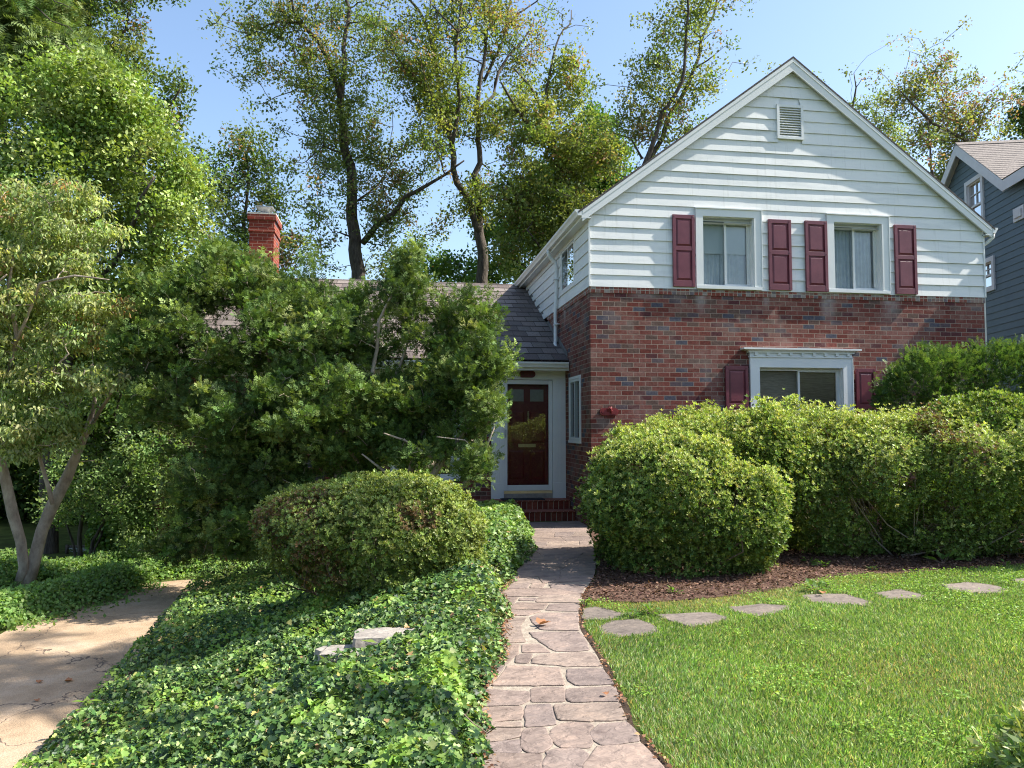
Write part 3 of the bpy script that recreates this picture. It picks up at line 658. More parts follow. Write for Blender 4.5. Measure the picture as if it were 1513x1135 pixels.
# ================================================================== HOUSE
XL, XR, XM, YF, ZR, SL = 3.075, 10.16, 6.61, 11.77, 7.89, .753
house = thing('brick_house', (XL, YF, 0), 'two-storey brick and white clapboard house with maroon shutters, low side wing and front door', 'house')
mF = lambda u, v, w: (u, YF-w, v)
mS = lambda u, v, w: (XL-w, u, v)
YW = 13.63
mW = lambda u, v, w: (u, YW-w, v)
def wall(mb, m, u0, u1, v0, v1, holes, th=.22):
    us = sorted(set([u0, u1]+[h[0] for h in holes]+[h[1] for h in holes])); vs = sorted(set([v0, v1]+[h[2] for h in holes]+[h[3] for h in holes]))
    for a, b in zip(us[:-1], us[1:]):
        for c, d_ in zip(vs[:-1], vs[1:]):
            uc, vc = (a+b)/2, (c+d_)/2
            if any(h[0] < uc < h[1] and h[2] < vc < h[3] for h in holes): continue
            mb.add([m(a,c,0), m(b,c,0), m(b,d_,0), m(a,d_,0)], [(0,1,2,3)])
    for h in holes:
        a, b, c, d_ = h
        for q in ([m(a,c,0), m(a,d_,0), m(a,d_,-th), m(a,c,-th)], [m(b,c,0), m(b,d_,0), m(b,d_,-th), m(b,c,-th)], [m(a,c,0), m(b,c,0), m(b,c,-th), m(a,c,-th)], [m(a,d_,0), m(b,d_,0), m(b,d_,-th), m(a,d_,-th)]):
            mb.add(q, [(0,1,2,3)])
def UZ(x, y, Y=YF): q = AY(x, y, Y); return q[0], q[2]
# openings (inner edge of the trim)
u0, zt = UZ(1037, 320); u1, zb = UZ(1114, 426); W1 = (u0, u1, 3.93, zt)
u0, zt2 = UZ(1230, 329); u1, _ = UZ(1303, 430); W2 = (u0, u1, 3.93, zt2)
u0, z3 = UZ(1120.5, 543); u1, _ = UZ(1243.5, 545); W3 = (u0, u1, 1.32, z3)
sy = [AX(850.5, 380, XL)[1], AX(829, 390, XL)[1]]; S1 = (sy[0]+.06, sy[1]-.06, 4.12, 4.90)
sy2 = [AX(858.6, 600, XL)[1], AX(841.8, 600, XL)[1]]; S2 = (sy2[0]+.04, sy2[1]-.04, 1.38, 2.44)
DR = (1.93, 2.83, .30, 2.47)
a_, b_ = AY(586, 600, YW)[0], AY(672, 600, YW)[0]; WW = (a_, b_, .70, 2.38)
mb = MB(); wall(mb, mF, XL, XR, -.2, 3.77, [W3]); wall(mb, mS, YF, 18.3, -.2, 3.77, [S2]); 
mb.add([(XR,YF,-.2), (XR,20,-.2), (XR,20,5.2), (XR,YF,5.2)], [(0,1,2,3)])
mb.build('brick_wall', M_brick, house, recalc=False)
mb = MB(); wall(mb, mW, -4.0, XL, -.85, 2.62, [DR, WW]); mb.add([(-4,YW,-.85), (-4,20,-.85), (-4,20,2.7), (-4,YW,2.7)], [(0,1,2,3)]); mb.add([(-4,YW,2.7), (-4,18.2,5.0), (-4,20,4.1), (-4,20,2.7)], [(0,1,2,3)])
mb.build('wing_wall', M_brick, house, recalc=False)
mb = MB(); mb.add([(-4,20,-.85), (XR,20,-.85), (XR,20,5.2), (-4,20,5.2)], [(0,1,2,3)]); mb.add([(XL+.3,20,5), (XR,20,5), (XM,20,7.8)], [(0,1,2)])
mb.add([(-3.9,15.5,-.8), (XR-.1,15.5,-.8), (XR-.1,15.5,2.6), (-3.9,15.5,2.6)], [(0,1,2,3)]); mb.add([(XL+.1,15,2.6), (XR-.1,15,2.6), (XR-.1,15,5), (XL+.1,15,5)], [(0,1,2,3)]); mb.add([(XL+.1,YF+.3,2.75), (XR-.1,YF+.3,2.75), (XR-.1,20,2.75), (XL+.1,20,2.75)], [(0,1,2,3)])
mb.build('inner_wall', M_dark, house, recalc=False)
# rowlock course
mb = MB(); mb.box(XL-.012, XR+.012, YF-.012, YF+.05, 3.772, 3.866); mb.box(XL-.012, XL+.05, YF+.05, 18.2, 3.772, 3.866); mb.build('rowlock_course', M_rowlock, house)
# clapboards
EX = .196
def boards(mb, m, umin, umax, zb, nb, holes, seed=0, sgn=1):
    for i in range(nb):
        z0 = zb+i*EX; z1 = z0+EX+.006; zc = z0+EX*.5
        a0, b0 = umin(z0), umax(z0); a1, b1 = umin(z1), umax(z1)
        if b1-a1 < .05: a1 = b1 = (a1+b1)/2
        ts = np.linspace(0, 1, 25); segs = []
        hs = [h for h in holes if h[2]-.05 < zc < h[3]+.05]
        cuts = sorted(set([t for t in ts] + [((h[k]-a0)/(b0-a0)) for h in hs for k in (0, 1)]))
        jt = RNG.uniform(.2, .8, 2); seam = lambda tc: .0018*((tc > jt[0]) ^ (tc > jt[1]))
        wob = lambda t: .0035*(noise([[t*3+i*7.7, seed, i*1.3]], 1.5, 3)[0]-.5)*2
        for t0, t1 in zip(cuts[:-1], cuts[1:]):
            uc = a0+(b0-a0)*(t0+t1)/2
            if any(h[0] < uc < h[1] for h in hs): continue
            A0, B0, A1, B1 = a0+(b0-a0)*t0, a0+(b0-a0)*t1, a1+(b1-a1)*t0, a1+(b1-a1)*t1
            sm = seam((t0+t1)/2); wa, wb = .024+wob(t0)+sm, .024+wob(t1)+sm
            mb.add([m(A0,z0,wa), m(B0,z0,wb), m(B1,z1,.006+wob(t1)*.3), m(A1,z1,.006+wob(t0)*.3), m(A0,z0,wa-.014), m(B0,z0,wb-.014)], [(0,1,2,3), (4,5,1,0)])
zlim = lambda z: max(0.0, (z+.06-(ZR-SL*(XM-XL)))/SL)
fl = lambda z: XL+zlim(z)-.026*(zlim(z) == 0); fr = lambda z: XR-max(0, (z+.06-(ZR-SL*(XR-XM)))/SL)+.026*(zlim(z) == 0)
VT = AY(1146,155,YF), AY(1186,208,YF); VN = (VT[0][0]+.02, VT[1][0]-.02, VT[1][2]+.02, VT[0][2]-.02)
G = lambda W: (W[0]-.03, W[1]+.03, W[2]-.06, W[3]+.03)
mb = MB(); boards(mb, mF, fl, fr, 3.868, 20, [G(W1), G(W2), VN])
boards(mb, mS, lambda z: YF-.026, lambda z: 18.3, 3.868, 6, [G(S1)], 5)
mb.box(XL-.03, XL-.002, YF-.03, YF-.002, 3.87, 5.0); mb.box(XR+.002, XR+.03, YF-.03, YF-.002, 3.87, 5.05)
mb.build('siding', M_siding, house, recalc=False)
mb = MB(); wall(mb, lambda u, v, w: (u, YF+.004-w, v), XL, XR, 3.77, 5.0, [W1, W2]); wall(mb, lambda u, v, w: (u, YF+.004-w, v), XL+.5, XR-.5, 5.0, 5.22, [(W1[0],W1[1],5.0-1e-6,zt), (W2[0],W2[1],5.0-1e-6,zt2)])
mb.add([(XL+.5,YF+.004,5.22), (XR-.5,YF+.004,5.22), (XM,YF+.004,ZR-.12)], [(0,1,2)]); wall(mb, lambda u, v, w: (XL+.004-w, u, v), YF, 18.3, 3.77, 5.05, [S1]); mb.build('sheathing', M_white, house, recalc=False)
# water-table strip where siding meets brick at its foot
# ---- roofs
roof = MB()
def slab(mb, p, th): mb.prism(p, (0, 0, -th))
Yr0, Yr1 = 11.66, 20.2
slab(roof, [(2.86,Yr0,ZR-SL*(XM-2.86)), (XM,Yr0,ZR), (XM,Yr1,ZR), (2.86,Yr1,ZR-SL*(XM-2.86))], .035)
slab(roof, [(10.34,Yr0,ZR-SL*(10.34-XM)), (XM,Yr0,ZR), (XM,Yr1,ZR), (10.34,Yr1,ZR-SL*(10.34-XM))], .035)
main_roof = roof.build('roof', M_roofd, house)
mb = MB()
for s, xe in ((-1, 2.93), (1, 10.27)):
    ze = ZR-SL*abs(xe-XM)
    def zz(x): return ZR-SL*abs(x-XM)
    mb.prism([(xe,11.672,zz(xe)-.037), (XM,11.672,ZR-.037), (XM,11.672,ZR-.25), (xe,11.672,zz(xe)-.215)], (0,.028,0))
    mb.prism([(xe,11.663,zz(xe)-.037), (XM,11.663,ZR-.037), (XM,11.663,ZR-.10), (xe,11.663,zz(xe)-.095)], (0,.0085,0))
    mb.prism([(xe,11.702,zz(xe)-.06), (XM,11.702,ZR-.06), (XM,11.702,ZR-.085), (xe,11.702,zz(xe)-.085)], (0,.066,0))
mb.build('rake_board', M_white, house)
ze = ZR-SL*(XM-2.93)
for bx in ((2.935, XL-.002, YF-.10, 18.4, 4.955, 4.972), (XR+.002, 10.27, YF-.10, 20, 4.955, 4.972), (-4.1, XL-.002, 13.32, YW-.002, 2.665, 2.68)):
    mb = MB(); mb.box(*bx); mb.build('soffit', M_white, house)
for bx in ((2.915, 2.934, YF-.10, 18.4, 4.95, ze-.04), (10.27, 10.29, YF-.10, 20, 4.95, ze-.04), (-4.1, XL-.002, 13.30, 13.319, 2.62, 2.775)):
    mb = MB(); mb.box(*bx); mb.build('fascia', M_white, house)
def gutter(mb, a, b, out, zt_):   # K-profile from a to b, out = outward unit vector
    out = np.array(out, float); pr = [(0,0), (0,-.095), (.06,-.095), (.075,-.06), (.10,-.03), (.105,0), (.095,0), (.09,-.02), (.06,-.055), (.05,-.085), (.008,-.085), (.008,0)]
    A = [np.array(a)+out*o+np.array([0,0,z]) for o, z in pr]; mb.prism([tuple(p) for p in A], np.array(b)-np.array(a))
ends = MB()
for a, b, o, nm in (((2.914,YF-.10,5.09), (2.914,18.3,5.09), (-1,0,0), 'gutter'), ((10.291,YF-.10,5.09), (10.291,20,5.09), (1,0,0), 'gutter'), ((-4.1,13.299,2.765), (XL-.03,13.299,2.765), (0,-1,0), 'gutter')):
    mb = MB(); gutter(mb, a, b, o, 0)
    # end caps, flat K-shaped plates
    oo = np.array(o, float)
    for e, off in ((a, -1), (b, 1)):
        dirv = norm(np.array(b)-np.array(a))*off
        mb.prism([tuple(np.array(e)+dirv*.001+oo*x+np.array([0,0,z])) for x, z in ((0,0), (0,-.097), (.061,-.097), (.077,-.06), (.102,-.03), (.107,0))], dirv*.004)
    mb.build(nm, M_white, house)
# downspouts
dy = 14.12
mb = MB(); mb.tube([(2.865,dy,5.0), (2.865,dy,4.93), (2.90,dy,4.86), (3.0,dy,4.77), (3.02,dy,4.68), (3.02,dy,4.3), (3.0,dy,3.75), (3.0,dy,3.25), (2.99,dy-.02,3.18), (2.98,dy-.14,3.10), (2.97,dy-.22,3.06)], .036, 8); mb.box(2.97, XL-.002, dy-.06, dy+.06, 4.42, 4.45); mb.box(2.97, XL-.002, dy-.06, dy+.06, 3.55, 3.58); mb.build('downspout', M_white, house, smooth=True)
mb = MB(); mb.tube([(10.34,YF-.05,5.0), (10.34,YF-.04,4.94), (10.28,YF,4.86), (10.21,YF+.05,4.8), (10.2,YF+.06,4.7), (10.2,YF+.06,.1)], .034, 8); mb.build('downspout', M_white, house, smooth=True)
# wing roof in overlapping courses
RP = .302; RS = .467; mb = MB(); k = 0
M_shingle.node_tree.nodes
y = YF+5*RP
while y < 18.2:
    z0 = 2.80+RS*(y-13.28); y1 = min(y+RP, 18.2); z1 = z0+RS*(y1-y)
    x1 = XL-.005
    xsn = np.linspace(-4.15, x1, 30)
    for a, b in zip(xsn[:-1], xsn[1:]):
        ja = .003*noise([[a*2, y*9, 0]])[0]; jb = .003*noise([[b*2, y*9, 0]])[0]
        mb.add([(a,y,z0+.012+ja), (b,y,z0+.012+jb), (b,y1,z1+.002), (a,y1,z1+.002), (a,y,z0), (b,y,z0)], [(0,1,2,3), (4,5,1,0)])
    y += RP
mb.prism([(-4.15,18.2,5.095), (-4.15,18.33,5.045), (-4.15,18.33,5.03), (-4.15,18.2,5.05), (-4.15,18.05,5.0), (-4.15,18.05,5.035)], (XL+4.145,0,0))
mb.add([(-4.15,18.2,5.09), (XL,18.2,5.09), (XL,20.3,4.1), (-4.15,20.3,4.1)], [(0,1,2,3)])
wing_roof = mb.build('roof', M_shingle, house, recalc=False)
mb = MB(); mb.prism([(XL-.012,13.4,2.87), (XL-.012,18.1,5.06), (XL-.012,18.1,5.16), (XL-.012,13.4,2.97)], (.006,0,0)); mb.build('step_flashing', noisy('flashing', (.10,.10,.10), (.2,.2,.2), 9, .6, 0), house)
# gable vent
mb = MB(); a, b, c, d_ = VN[0]-.02, VN[1]+.02, VN[2]-.02, VN[3]+.02
for q in ((a,a+.045,c,d_), (b-.045,b,c,d_), (a+.045,b-.045,c,c+.04), (a+.045,b-.045,d_-.045,d_)): mb.box(q[0], q[1], q[2], q[3], .0, .04, lambda x, y, z: mF(x, y, z)) if False else mb.hexa([mF(q[0],q[2],0), mF(q[1],q[2],0), mF(q[1],q[3],0), mF(q[0],q[3],0), mF(q[0],q[2],.045), mF(q[1],q[2],.045), mF(q[1],q[3],.045), mF(q[0],q[3],.045)])
vent = mb.build('gable_vent', M_white, house)
mb = MB(); k = 12; hgt = (d_-.045-c-.04)/k
for i in range(k):
    z0 = c+.04+i*hgt
    mb.hexa([mF(a+.045,z0,.036), mF(b-.045,z0,.036), mF(b-.045,z0+hgt*.8,.0), mF(a+.045,z0+hgt*.8,.0), mF(a+.045,z0+.008,.040), mF(b-.045,z0+.008,.040), mF(b-.045,z0+hgt*.8+.008,.004), mF(a+.045,z0+hgt*.8+.008,.004)])
o = mb.build('louvre', M_white, vent)
mb = MB(); mb.add([mF(a+.01,c,-.03), mF(b-.01,c,-.03), mF(b-.01,d_,-.03), mF(a+.01,d_,-.03)], [(0,1,2,3)]); mb.build('backing', M_black, vent, recalc=False)
# ---- windows
def lb(mb, m, a, b, c, d_, w0, w1): mb.hexa([m(a,c,w0), m(b,c,w0), m(b,d_,w0), m(a,d_,w0), m(a,c,w1), m(b,c,w1), m(b,d_,w1), m(a,d_,w1)])
def curtain(mb, m, a, b, c, d_, w, amp=.02, per=.09):
    k = 60
    for i in range(k):
        x0, x1 = a+(b-a)*i/k, a+(b-a)*(i+1)/k; f = lambda x: w+amp*math.sin(x/per*6.28+1.5*math.sin(x*7))
        mb.add([m(x0,c,f(x0)), m(x1,c,f(x1)), m(x1,d_,f(x1)*.6+w*.4), m(x0,d_,f(x0)*.6+w*.4)], [(0,1,2,3)])
def window(m, W, trim, proud, style, rec=.10, label=None, bottom=True, flip=False):
    a, b, c, d_ = W; mb = MB(); t = trim
    lb(mb, m, a-t, a, c-(.0 if not bottom else .0), d_+t, .0, proud); lb(mb, m, b, b+t, c, d_+t, .0, proud); lb(mb, m, a, b, d_, d_+t, .0, proud)
    lb(mb, m, a-t, b+t, c-.05, c, -.02, proud+.012)
    # jamb liner
    e = .012; lb(mb, m, a, a+e, c, d_, -rec-.06, .003); lb(mb, m, b-e, b, c, d_, -rec-.06, .003); lb(mb, m, a+e, b-e, d_-e, d_, -rec-.06, .003); lb(mb, m, a+e, b-e, c, c+e, -rec-.06, .003)
    if t > .09: lb(mb, m, a-t-.012, b+t+.012, d_+t, d_+t+.018, 0, proud+.018); lb(mb, m, b+t, b+t+.012, c, d_+t, 0, proud+.012)
    win = mb.build('window', M_white, house)
    if label: win['label'] = label
    A, B_, C_, D_ = a+e, b-e, c+e, d_-e; f = .035
    mb = MB(); lb(mb, m, A, A+f, C_, D_, -rec-.05, -rec+.01); lb(mb, m, B_-f, B_, C_, D_, -rec-.05, -rec+.01); lb(mb, m, A+f, B_-f, C_, C_+f, -rec-.05, -rec+.01); lb(mb, m, A+f, B_-f, D_-f, D_, -rec-.05, -rec+.01)
    mid = (A+B_)/2; lb(mb, m, mid-.018, mid+.018, C_+f, D_-f, -rec-.045, -rec+.006)
    g = .018; lb(mb, m, mid+.018, B_-f, C_+f, C_+f+g, -rec-.04, -rec); lb(mb, m, mid+.018, B_-f, D_-f-g, D_-f, -rec-.04, -rec); lb(mb, m, B_-f-g, B_-f, C_+f+g, D_-f-g, -rec-.04, -rec)
    mb.build('sash', M_frame, win, bevel=.003)
    def pane(x0, x1, mt, w): 
        mb = MB(); mb.add([m(x0,C_+f-.004,w), m(x1,C_+f-.004,w), m(x1,D_-f+.004,w), m(x0,D_-f+.004,w)], [(0,1,2,3)]); mb.build('pane', mt, win, recalc=False)
    L_, R_ = (M_screeng, M_glass)
    if style == 'dark': L_, R_ = M_screeng, M_darkg
    if flip: L_, R_ = R_, L_
    if style == 'screen': L_ = R_ = M_screeng
    po = .018 if m is mS else 0
    pane(A+f-.004, mid-.016, L_, -rec-.012+po); pane(mid+.016, B_-f-g+.004, R_, -rec-.022+po*1.4)
    if style == 'shade':
        mb = MB(); curtain(mb, m, A, B_, C_, D_, -rec-.085, .014); mb.build('curtain', M_curtain, win, recalc=False)
        mb = MB(); mb.add([m(A,C_+(D_-C_)*.5,-rec-.058), m(B_,C_+(D_-C_)*.5,-rec-.058), m(B_,D_,-rec-.058), m(A,D_,-rec-.058)], [(0,1,2,3)]); mb.build('roller_shade', M_shade, win, recalc=False)
    if style == 'curtain':
        mb = MB(); curtain(mb, m, A, B_, C_, D_, -rec-.085, .018, .07); mb.build('curtain', M_curtain, win, recalc=False)
    if style == 'dark':
        mb = MB(); mb.add([m(A,C_+.16,-rec-.055), m(B_,C_+.16,-rec-.055), m(B_,D_,-rec-.055), m(A,D_,-rec-.055)], [(0,1,2,3)]); mb.build('bamboo_blind', M_blind, win, recalc=False)
    return win
window(mF, W1, .125, .045, 'shade', label='left upstairs window with half-drawn roller shade over curtain')
window(mF, W2, .125, .045, 'curtain', label='right upstairs window with full-length pleated curtain')
win3 = window(mF, W3, .165, .05, 'dark', rec=.06, label='ground-floor window with bamboo blind under a dentil crown')
window(mS, S1, .055, .018, 'none', rec=-.006, label='small upstairs side window under the eave', flip=True)
window(mS, S2, .045, .018, 'screen', rec=-.006, label='narrow side window beside the front door', flip=True)
window(mW, WW, .10, .04, 'none', rec=.06, label='wing window behind the yew branches')
# dentil crown over the ground-floor window
cx0, cx1 = AY(1094,515,YF)[0], AY(1266,518,YF)[0]; mb = MB(); a, b = W3[0]-.165, W3[1]+.165; zt_ = W3[3]+.165
lb(mb, mF, a, b, zt_+.019, 2.835, 0, .05)
lb(mb, mF, a-.03, b+.03, 2.835, 2.858, 0, .075); mb.hexa([mF(a-.03,2.858,0), mF(b+.03,2.858,0), mF(cx1-.01,2.885,0), mF(cx0+.01,2.885,0), mF(a-.03,2.858,.075), mF(b+.03,2.858,.075), mF(cx1-.01,2.885,.125), mF(cx0+.01,2.885,.125)])
lb(mb, mF, cx0, cx1, 2.885, 2.912, 0, .14)
mb.build('window_crown', M_white, win3)
for i in range(9):
    x = a+.07+(b-a-.17)*i/8; mb = MB(); lb(mb, mF, x, x+.05, 2.792, 2.835, .05, .078); mb.build('dentil', M_white, win3)
def shutter(x0, x1, yt, yb, zb_=None, label=None):
    a, zt = UZ(x0, yt); b, _ = UZ(x1, yt); _, zb = UZ(x0, yb)
    if zb_ is not None: zb = zb_
    mb = MB(); s = .05
    lb(mb, mF, a, b, zb, zt, .022, .040)
    lb(mb, mF, a, a+s, zb, zt, .040, .062); lb(mb, mF, b-s, b, zb, zt, .040, .062)
    H = zt-zb; zm = zb+H*.53
    for z0, z1 in ((zb, zb+.10), (zm-.035, zm+.035), (zt-.065, zt)): lb(mb, mF, a+s, b-s, z0, z1, .040, .060)
    for z0, z1 in ((zb+.10, zm-.035), (zm+.035, zt-.065)):
        mb.frustum(a+s+.012, b-s-.012, z0+.012, z1-.012, .040, .056, .028, mF)
    for z0 in (zb+.05, zm, zt-.03):
        for u in (a+s*.5, b-s*.5): lb(mb, mF, u-.006, u+.006, z0-.006, z0+.006, .062, .066)
    o = mb.build('shutter', M_maroon, house, bevel=.003)
    if label: o['label'] = label
shutter(992,1024,318,424); shutter(1133,1166,325,429); shutter(1187,1219,327,431); shutter(1318.5,1350,333,435)
shutter(1070,1103,541,650,1.22); shutter(1262,1291,545,650,1.22)
# ---- entry
mb = MB(); a, b = DR[0], DR[1]
lb(mb, mW, b, XL-.003, .302, 2.47, 0, .05); lb(mb, mW, a-.225, a, .302, 2.47, 0, .05); lb(mb, mW, a-.225, XL-.003, 2.47, 2.665, 0, .045); lb(mb, mW, a-.24, XL-.003, 2.64, 2.664, .045, .075)
lb(mb, mW, b+.002, XL-.004, .302, .60, .05, .062); lb(mb, mW, a-.235, a-.002, .302, .60, .05, .062)
for u in (b+.085, b+.155, a-.145, a-.075): lb(mb, mW, u-.006, u+.006, .62, 2.42, .05, .056)
lb(mb, mW, -4.0, a-.226, 2.48, 2.66, 0, .03)
mb.build('door_surround', M_white, house, bevel=.003)
mb = MB(); lb(mb, mW, a, b, .302, .405, -.15, .03); mb.build('sill_stone', noisy('sill', (.25,.22,.19), (.36,.32,.28), 12, .8, .2), house)
mb = MB(); lb(mb, mW, a+.01, b-.01, .406, .455, -.12, .022); mb.build('threshold', M_brass, house)
mb = MB(); s = .065; z0, z1 = .457, 2.462
for q in ((a+.004, a+.004+s, z0, z1), (b-.004-s, b-.004, z0, z1), (a+.004+s, b-.004-s, z0, z0+.10), (a+.004+s, b-.004-s, z1-.075, z1)): lb(mb, mW, *q, -.02, .02)
sdoor = mb.build('storm_door', M_white, house, bevel=.004)
mb = MB(); mb.add([mW(a+s, z0+.09, 0), mW(b-s, z0+.09, 0), mW(b-s, z1-.07, 0), mW(a+s, z1-.07, 0)], [(0,1,2,3)]); mb.build('pane', glassmat('storm_glass', (.85,.85,.85), .10), sdoor, recalc=False)
mb = MB(); lb(mb, mW, a+.025, a+.05, 1.42, 1.56, .02, .045); mb.build('door_handle', M_metal, sdoor)
mb = MB(); lb(mb, mW, a, b, z0, z1, -.16, -.12)
for (x0, x1) in ((a+.12, (a+b)/2-.05), ((a+b)/2+.05, b-.12)):
    for (q0, q1) in ((z0+.2, z0+.72), (z0+.86, z0+1.45)): mb.frustum(x0, x1, q0, q1, -.12, -.108, .03, mW)
door = mb.build('door', M_door, house)
mb = MB()
for (x0, x1) in ((a+.14, (a+b)/2-.06), ((a+b)/2+.06, b-.14)): lb(mb, mW, x0, x1, z0+1.62, z0+1.84, -.12, -.112)
mb.build('door_light', noisy('frosted_pane', (.42,.43,.36), (.5,.5,.43), 20, .3, 0), door)
mb = MB(); lb(mb, mW, (a+b)/2-.16, (a+b)/2+.16, z0+.78, z0+.84, -.12, -.104); mb.build('mail_slot', M_brass, door)
mb = MB(); mb.lathe([(.004,-.09), (.016,-.08), (.02,-.05), (.012,-.02), (.022,.01), (.018,.04), (.006,.08)], (((a+b)/2+.02), YW+.10, z0+1.36), 10); mb.build('knocker', M_brass, door, smooth=True)
# number plaque with digits
c0 = AY(779, 553, YW-.05)
def capsule(cx, cz, hw, hh, y0, y1, m_):
    k = 10; pts = []
    for i in range(k+1): t = -math.pi/2+math.pi*i/k; pts.append((cx+hw-hh+hh*math.cos(t), cz+hh*math.sin(t)))
    for i in range(k+1): t = math.pi/2+math.pi*i/k; pts.append((cx-hw+hh+hh*math.cos(t), cz+hh*math.sin(t)))
    mb = MB(); mb.prism([(x, y0, z) for x, z in pts], (0, y1-y0, 0)); return mb
pq = capsule(c0[0], c0[2], .15, .062, YW-.047, YW-.068, None).build('number_plaque', noisy('plaque_dark', (.10,.018,.022), (.14,.028,.032), 8, .4, .05), house)
for k, ch in enumerate('4111'):
    cu = bpy.data.curves.new('digit', 'FONT'); cu.body = ch; cu.size = .085; cu.extrude = .002; cu.align_x = 'CENTER'; cu.align_y = 'CENTER'
    to = bpy.data.objects.new('digit_source', cu); COL.objects.link(to); bpy.context.view_layer.update()
    me = bpy.data.meshes.new_from_object(to.evaluated_get(bpy.context.evaluated_depsgraph_get())); bpy.data.objects.remove(to)
    for v in me.vertices: v.co = (c0[0]+(k-1.5)*.052+v.co.x-XL, YW-.0715-v.co.z-YF, c0[2]+v.co.y)
    me.materials.clear(); me.materials.append(M_dark2); o = bpy.data.objects.new('digit', me); COL.objects.link(o); o.parent = pq
# cast plaque on the brick with a raised pineapple-like boss
c1 = AY(899.5, 608.5, YF); pk = capsule(c1[0], c1[2], .155, .058, YF-.001, YF-.03, None); pk2 = capsule(c1[0], c1[2], .125, .035, YF-.03, YF-.036, None)
pk.add(pk2.v, pk2.f)
wp = pk.build('wall_plaque', M_plaque, house)
mb = MB(); mb.tube([(c1[0]-.035,YF-.04,c1[2]+.01), (c1[0]-.02,YF-.05,c1[2]+.045), (c1[0]-.005,YF-.045,c1[2]+.085), (c1[0]+.01,YF-.05,c1[2]+.06), (c1[0]+.0,YF-.05,c1[2]+.02)], [.008,.01,.011,.01,.008], 6); mb.tube([(c1[0]+.03,YF-.045,c1[2]+.08), (c1[0]+.025,YF-.05,c1[2]+.03), (c1[0]+.03,YF-.045,c1[2]-.03)], [.012,.014,.008], 6); mb.tube([(c1[0]-.03,YF-.045,c1[2]+.012), (c1[0]+.05,YF-.045,c1[2]+.02)], .008, 6); mb.build('boss', M_plaque, wp, smooth=True)
# brick steps
mb = MB(); mb.box(1.15, XL-.004, 13.22, YW+.1, -.1, .30); mb.box(1.15, XL-.004, 12.86, 13.218, -.1, .148)
mb.build('brick_step', M_stepbrick, house, bevel=.006)
mb = MB(); mb.box(1.12, XL-.006, 13.20, YW-.001, .301, .318); mb.box(1.12, XL-.006, 12.84, 13.215, .149, .162); mb.build('step_nosing', brickmat('nosing_brick', .095, .4, [(0,(.20,.055,.035)), (.5,(.26,.08,.05))], off=0, stain=False), house, bevel=.004)
mat_ = MB(); mat_.box(1.86, 2.62, 13.235, 13.56, .3185, .334); tag(mat_.build('doormat', M_black, bevel=.006), 'dark rubber doormat on the brick step in front of the maroon door', 'doormat')
# chimney
cx0, cx1 = AY(368, 380, 17.3)[0], AY(404, 380, 17.3)[0]; cy0, cy1 = 17.3, 18.12; zt_ = AY(385, 315, 17.3)[2]
mb = MB(); mb.box(cx0, cx1, cy0, cy1, 4.3, zt_-.42)
e = .025; mb.box(cx0-e, cx1+e, cy0-e, cy1+e, zt_-.42, zt_-.35); mb.box(cx0-.008, cx1+.008, cy0-.008, cy1+.008, zt_-.35, zt_-.15); mb.box(cx0-.045, cx1+.045, cy0-.045, cy1+.045, zt_-.15, zt_-.03)
chim = mb.build('chimney', M_chim, house)
mb = MB(); mb.prism([(cx0-.05,cy0-.05,zt_-.03), (cx1+.05,cy0-.05,zt_-.03), (cx1+.05,cy1+.05,zt_-.03), (cx0-.05,cy1+.05,zt_-.03)], (0,0,.03)); 
mb.hexa([(cx0-.04,cy0-.04,zt_), (cx1+.04,cy0-.04,zt_), (cx1+.04,cy1+.04,zt_), (cx0-.04,cy1+.04,zt_), (cx0+.18,cy0+.18,zt_+.05), (cx1-.18,cy0+.18,zt_+.05), (cx1-.18,cy1-.18,zt_+.05), (cx0+.18,cy1-.18,zt_+.05)]); mb.build('crown', M_conc, chim)
mx, my = (cx0+cx1)/2, (cy0+cy1)/2
mb = MB(); mb.hexa([(mx-.13,my-.13,zt_+.04), (mx+.13,my-.13,zt_+.04), (mx+.13,my+.13,zt_+.04), (mx-.13,my+.13,zt_+.04), (mx-.09,my-.09,zt_+.12), (mx+.09,my-.09,zt_+.12), (mx+.09,my+.09,zt_+.12), (mx-.09,my+.09,zt_+.12)])
mb.hexa([(mx-.08,my-.08,zt_+.12), (mx+.08,my-.08,zt_+.12), (mx+.08,my+.08,zt_+.12), (mx-.08,my+.08,zt_+.12), (mx-.16,my-.16,zt_+.21), (mx+.16,my-.16,zt_+.21), (mx+.16,my+.16,zt_+.21), (mx-.16,my+.16,zt_+.21)])
mb.box(mx-.19, mx+.19, my-.19, my+.19, zt_+.212, zt_+.235); mb.build('flue_cap', M_metal, chim)
for z in (zt_-.55, zt_-1.05):
    mb = MB(); mb.tube([(cx1,my,z), (cx1+.16,my-.02,z-.01), (cx1+.17,my-.02,z+.02)], .008, 5)
mb.build('bracket', M_metal, chim)
